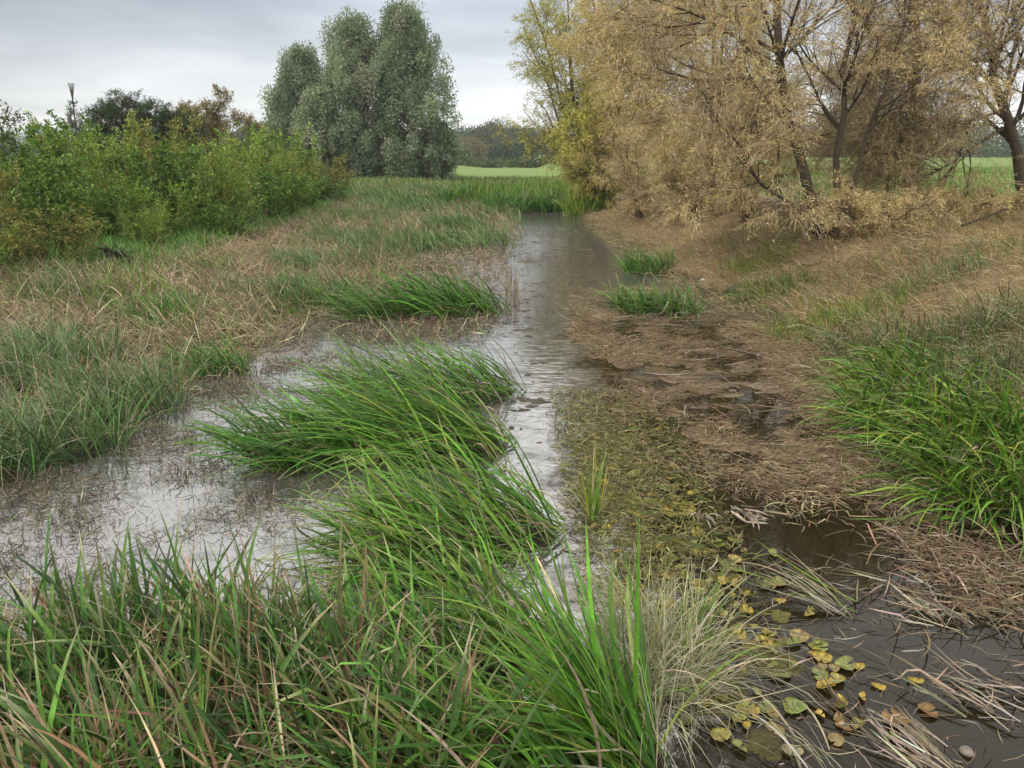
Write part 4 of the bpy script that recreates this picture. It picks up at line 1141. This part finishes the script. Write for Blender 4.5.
PGp = "lily leaves floating in the pool"
YEL, LG, OR = (0.28, 0.21, 0.03), (0.13, 0.155, 0.038), (0.15, 0.09, 0.028)
for (px, py, r, colr, lb) in [(818, 648, 0.07, LG, "oval green-yellow lily leaf alone in the dark pool"), (778, 673, 0.085, LG, "largest pale green lily leaf left in the pool"),
                              (820, 676, 0.065, LG, "pale green lily leaf right of the largest one"), (795, 708, 0.075, (0.14, 0.22, 0.05), "deep green lily leaf at the lower end of the lily cluster"),
                              (780, 602, 0.045, YEL, "yellow lily leaf near the bent yellow stalks"), (858, 668, 0.045, YEL, "folded yellow leaf afloat mid pool"),
                              (878, 688, 0.045, YEL, "narrow yellow leaf tip afloat below the folded yellow one"), (915, 682, 0.05, YEL, "yellow leaf with a brown half beside the grey reed bundle"),
                              (712, 605, 0.07, LG, "round yellow-green lily leaf beside the upright thin sprig"), (895, 720, 0.08, OR, "orange decaying lily leaf before the fanned grey reed leaves"),
                              (928, 712, 0.065, OR, "brown-orange decaying lily leaf next to the orange one"), (765, 640, 0.06, LG, "yellow-green lily leaf at the top of the lily cluster"),
                              (843, 728, 0.05, OR, "small orange leaf under the limp brown reed leaves"), (700, 585, 0.075, (0.22, 0.18, 0.04), "brownish yellow lily leaf at the algae's dark edge"),
                              (735, 560, 0.065, (0.26, 0.22, 0.06), "curled ochre lily leaf under the drooping grey leaf"), (792, 752, 0.06, (0.30, 0.27, 0.16), "pale bleached lily leaf at the bottom edge")]:
    p = W(px, py)
    nm = "floating_leaf" if colr in (YEL, OR) else "lily_leaf"
    pad(nm, lb, "leaf", PGp, (p[0], p[1], -0.002), r * 0.75, colr, rng.uniform(-PI, PI), tilt=rng.uniform(-0.2, 0.25), ecc=rng.uniform(0.7, 1.0) if r > 0.05 else 0.6)
bitpoly = P2((580, 430), (690, 480), (740, 560), (830, 640), (830, 750), (720, 740), (690, 620), (600, 560))
for q in in_poly(bitpoly, 250, 0.3):
    cl = [LG, YEL, (0.20, 0.185, 0.04), (0.12, 0.14, 0.035), (0.18, 0.14, 0.05)][rng.integers(5)]
    pad("small_lily_leaf", "small lily leaf among the yellow-green algae of the channel", "leaf", "small lily leaves among the algae", (q[0], q[1], -0.001 + 0.008 * rng.random()),
        rng.uniform(0.02, 0.05), cl, rng.uniform(-PI, PI), tilt=rng.uniform(-0.3, 0.3), ecc=rng.uniform(0.5, 1))


def bundle(name, label, cat, px, py, az, n, lmin, lmax, wd, pal, spread=0.12, azs=0.2, lean=1.35, bend=0.25, group=None, segs=7, z=0.01, leans=0.12):
    p = W(px, py)
    org = np.array([p[0], p[1], float(Hw(p[0], p[1]))])
    b = Buf()
    r = np.stack([org[0] + rng.normal(0, spread, n), org[1] + rng.normal(0, spread, n), np.full(n, org[2] + z) + rng.random(n) * 0.03], -1)
    blades(b, r, rng.normal(az, azs, n), rng.uniform(lmin, lmax, n), rng.uniform(0.6, 1.3, n) * wd, rng.normal(lean, leans, n), rng.normal(bend, 0.3, n), segs,
           pick(pal, n), twist=0.5, ground=Hw, keel=0.3, kink=0.15)
    return tagp(b.build(name, M_DRY, None, org), label, cat, group)


bundle("dead_reed_bundle", "grey bundle of dead reed leaves slanting into the pool from the right", "reeds", 1000, 715, PI * 0.72, 16, 0.18, 0.42, 0.013, GREYB, 0.07, 0.14)
bundle("dead_reed_bundle", "pale dead reed leaves hanging off the mat at the pool's top corner", "reeds", 950, 622, PI * 0.75, 30, 0.12, 0.32, 0.011, GREYB, 0.09, 0.5)
bundle("dead_reed_bundle", "brown tangle of dead reeds on the right shore under the sedge", "reeds", 935, 585, -2.2, 130, 0.12, 0.35, 0.010, BROWN + GREYB, 0.22, 1.4)
bundle("dead_reed_bundle", "brown dead reeds at the right edge beneath the drooping sedge", "reeds", 1000, 610, -2.6, 80, 0.12, 0.4, 0.010, BROWN, 0.22, 1.2)
bundle("dead_reed_bundle", "fan of grey dead leaves at the bottom edge of the pool", "reeds", 935, 768, PI * 0.75, 40, 0.15, 0.32, 0.011, GREYB, 0.07, 0.25)
bundle("dead_reed_bundle", "limp brown reed leaves trailing between the lily leaves", "reeds", 850, 722, PI * 0.68, 11, 0.2, 0.36, 0.011, BROWN + GREYB, 0.03, 0.14)
bundle("bent_stalks", "arched pale stalks lying over the dark pool beside the yellow lily leaf", "stalks", 840, 612, PI * 0.8, 24, 0.3, 0.55, 0.009, PALE + GREYB, 0.05, 0.16, lean=1.1, bend=0.7)
bundle("bent_stalks", "long yellow-green stalks lying across the pool", "stalks", 850, 610, PI * 0.86, 8, 0.45, 0.8, 0.009, YELG, 0.03, 0.12, lean=1.25, bend=0.4)
bundle("bent_stalks", "thin straw stalks arching out of the near shore's lower right", "stalks", 815, 768, PI * 0.75, 16, 0.2, 0.4, 0.008, PALE, 0.06, 0.3, lean=0.9, bend=1.0)
bundle("drooping_leaf", "single hooked grey leaf hanging over itself in the algae", "leaf", 700, 528, -1.4, 9, 0.12, 0.22, 0.020, GREYB, 0.015, 0.5, lean=0.35, bend=1.9, z=0.05, leans=0.2)
bundle("dead_reed_bundle", "short fringe of dead reeds hanging from the brown mat into the pool", "reeds", 800, 505, -1.7, 180, 0.08, 0.2, 0.010, BROWN + TAN, 0.15, 0.6)
bundle("dead_reed_bundle", "grey leaf scraps lying where the algae meets the brown mat", "reeds", 745, 515, -1.3, 34, 0.12, 0.26, 0.014, GREYB, 0.07, 0.5)
bundle("dead_reed_bundle", "dead reeds lying flat at the lower right edge of the pool", "reeds", 1035, 700, PI * 0.85, 18, 0.2, 0.36, 0.010, BROWN + GREYB, 0.12, 0.25)


def stone(name, label, px, py, r, colr, flat=0.6):
    p = ground_hit(px, py)
    nu, nv = 12, 8
    u, v = np.meshgrid(np.arange(nu) * 2 * PI / nu, np.linspace(0.02, PI - 0.02, nv))
    rr = r * (1 + 0.35 * (fbm(np.cos(u) * 1.5 + px, np.sin(u) * 1.5 + np.cos(v) * 2, 3) - 0.5))
    V = np.stack([rr * np.sin(v) * np.cos(u), rr * np.sin(v) * np.sin(u), rr * np.cos(v) * flat], -1).reshape(-1, 3)
    I = np.arange(nv * nu).reshape(nv, nu)
    F = np.stack([I[:-1], np.roll(I[:-1], -1, 1), np.roll(I[1:], -1, 1), I[1:]], -1).reshape(-1, 4)
    o = add_mesh(name, V, [F, np.array([I[0]]), np.array([I[-1][::-1]])], np.tile(colr, (len(V), 1)), M_STONE)
    o.location = (p[0], p[1], float(Hw(p[0], p[1])) + r * flat * 0.6)
    return tagp(o, label, "stone")


stone("stone", "pale yellowish stone on the dry slope left of the dark trunk", 763, 222, 0.10, (0.55, 0.48, 0.33), 0.8)
stone("stone", "tiny white stone on the bare patch of the bank", 703, 281, 0.045, (0.6, 0.58, 0.54))
stone("stone", "dark stone at the water's edge, left of two", 706, 294, 0.10, (0.05, 0.045, 0.04))
stone("stone", "dark stone at the water's edge, right of two", 732, 292, 0.11, (0.07, 0.065, 0.06))
stone("stone", "grey wedge shaped stone at the bottom edge of the pool", 966, 754, 0.03, (0.2, 0.17, 0.14))


def stick(name, label, pts, r):
    P = []
    for (px, py, dz) in pts:
        q = ground_hit(px, py); q[2] = float(Hw(q[0], q[1])) + dz; P.append(q)
    P = resample(P, 8); P[1:-1] += rng.normal(0, r * 0.6, (6, 3))
    b = Buf(); tubes(b, P[None], np.linspace(r, r * 0.45, 8)[None], 6, np.array((0.075, 0.058, 0.042)))
    s, rs = grow(P[None], np.linspace(r, r * 0.45, 8)[None], 4, 0.3, 0.2, 0.5, 0.6, 0.1, 0.1, 5)
    tubes(b, s, rs, 4, np.array((0.075, 0.058, 0.042)))
    return tagp(b.build(name, M_BARK, None, P[0]), label, "branch")


stick("fallen_branch", "thin fallen branch below the pale stone on the dry slope", [(740, 231, 0.05), (762, 218, 0.12)], 0.018)
stick("fallen_branch", "fallen branch high on the dry slope, above the pale stone's left", [(728, 214, 0.05), (752, 203, 0.15)], 0.018)
stick("fallen_branch", "short dark branch lying in the dry grass below the leaning trunk", [(795, 270, 0.05), (822, 264, 0.06)], 0.025)
stick("fallen_branch", "long low branch in the dry grass at the right edge", [(960, 238, 0.2), (1000, 226, 0.3), (1040, 210, 0.5)], 0.02)
# stump and upturned roots on the left
p = ground_hit(267, 222)
B = Buf(); K = 6; tt = np.linspace(0, 1, K)
PP = np.array([[p[0] + 0.05 * t_, p[1], float(H(p[0], p[1])) - 0.05 + 0.5 * t_] for t_ in tt])
tubes(B, PP[None], (np.array([0.16, 0.13, 0.12, 0.11, 0.10, 0.03]))[None], 9, np.array((0.085, 0.072, 0.058)))
s, rs = grow(PP[None], np.full((1, K), 0.1), 6, 0.1, 0.2, 0.4, 1.0, 0.2, 0.2, 5); tubes(B, s, rs, 5, np.array((0.06, 0.05, 0.04)))
tagp(B.build("broken_stump", M_BARK, None, PP[0]), "short broken stump at the edge of the verge and the straw", "stump")
p = ground_hit(115, 266)
B = Buf()
r0 = np.array([p[0], p[1], float(H(p[0], p[1]))])
PP = np.stack([resample([r0 + np.array([dx, 0, -0.05]), r0 + np.array([dx * 0.4, 0.05, 0.22]), r0 + np.array([-dx * 0.7, -0.1, 0.30 + dx * .2])], 6) for dx in (-0.35, -0.15, 0.1, 0.3, 0.45)])
tubes(B, PP, np.full((5, 6), 0.035) * np.linspace(1.2, 0.5, 6)[None], 6, np.array((0.045, 0.038, 0.03)))
s, rs = grow(PP, np.full((5, 6), 0.03), 14, 0.1, 0.2, 0.5, 1.0, -0.3, 0.2, 5); tubes(B, s, rs, 4, np.array((0.05, 0.042, 0.033)))
tagp(B.build("upturned_roots", M_BARK, None, r0), "dark tangle of upturned roots between the olive shrub and the straw", "roots")

# ------------------------------------------------------------------ autumn haze over the meadow
hm = bpy.data.materials.new("haze_air"); hm.use_nodes = True
hn, hl = hm.node_tree.nodes, hm.node_tree.links
hn.clear()
ho = nd(hn, "ShaderNodeOutputMaterial")
hv = nd(hn, "ShaderNodeVolumePrincipled", ins={"Color": (0.86, 0.88, 0.90, 1), "Density": 0.0006, "Anisotropy": 0.2})
hl.new(hv.outputs[0], ho.inputs["Volume"])
hx, hy0, hy1, hz0, hz1 = 2600.0, -60.0, 2700.0, -1.6, 16.0
V = [(x, y, z) for z in (hz0, hz1) for y in (hy0, hy1) for x in (-hx, hx)]
F = np.array([[0, 2, 3, 1], [4, 5, 7, 6], [0, 1, 5, 4], [2, 6, 7, 3], [0, 4, 6, 2], [1, 3, 7, 5]])
tagp(add_mesh("haze", np.array(V), F, None, hm, smooth_sh=False), kind="stuff")
scene.cycles.volume_bounces = 0
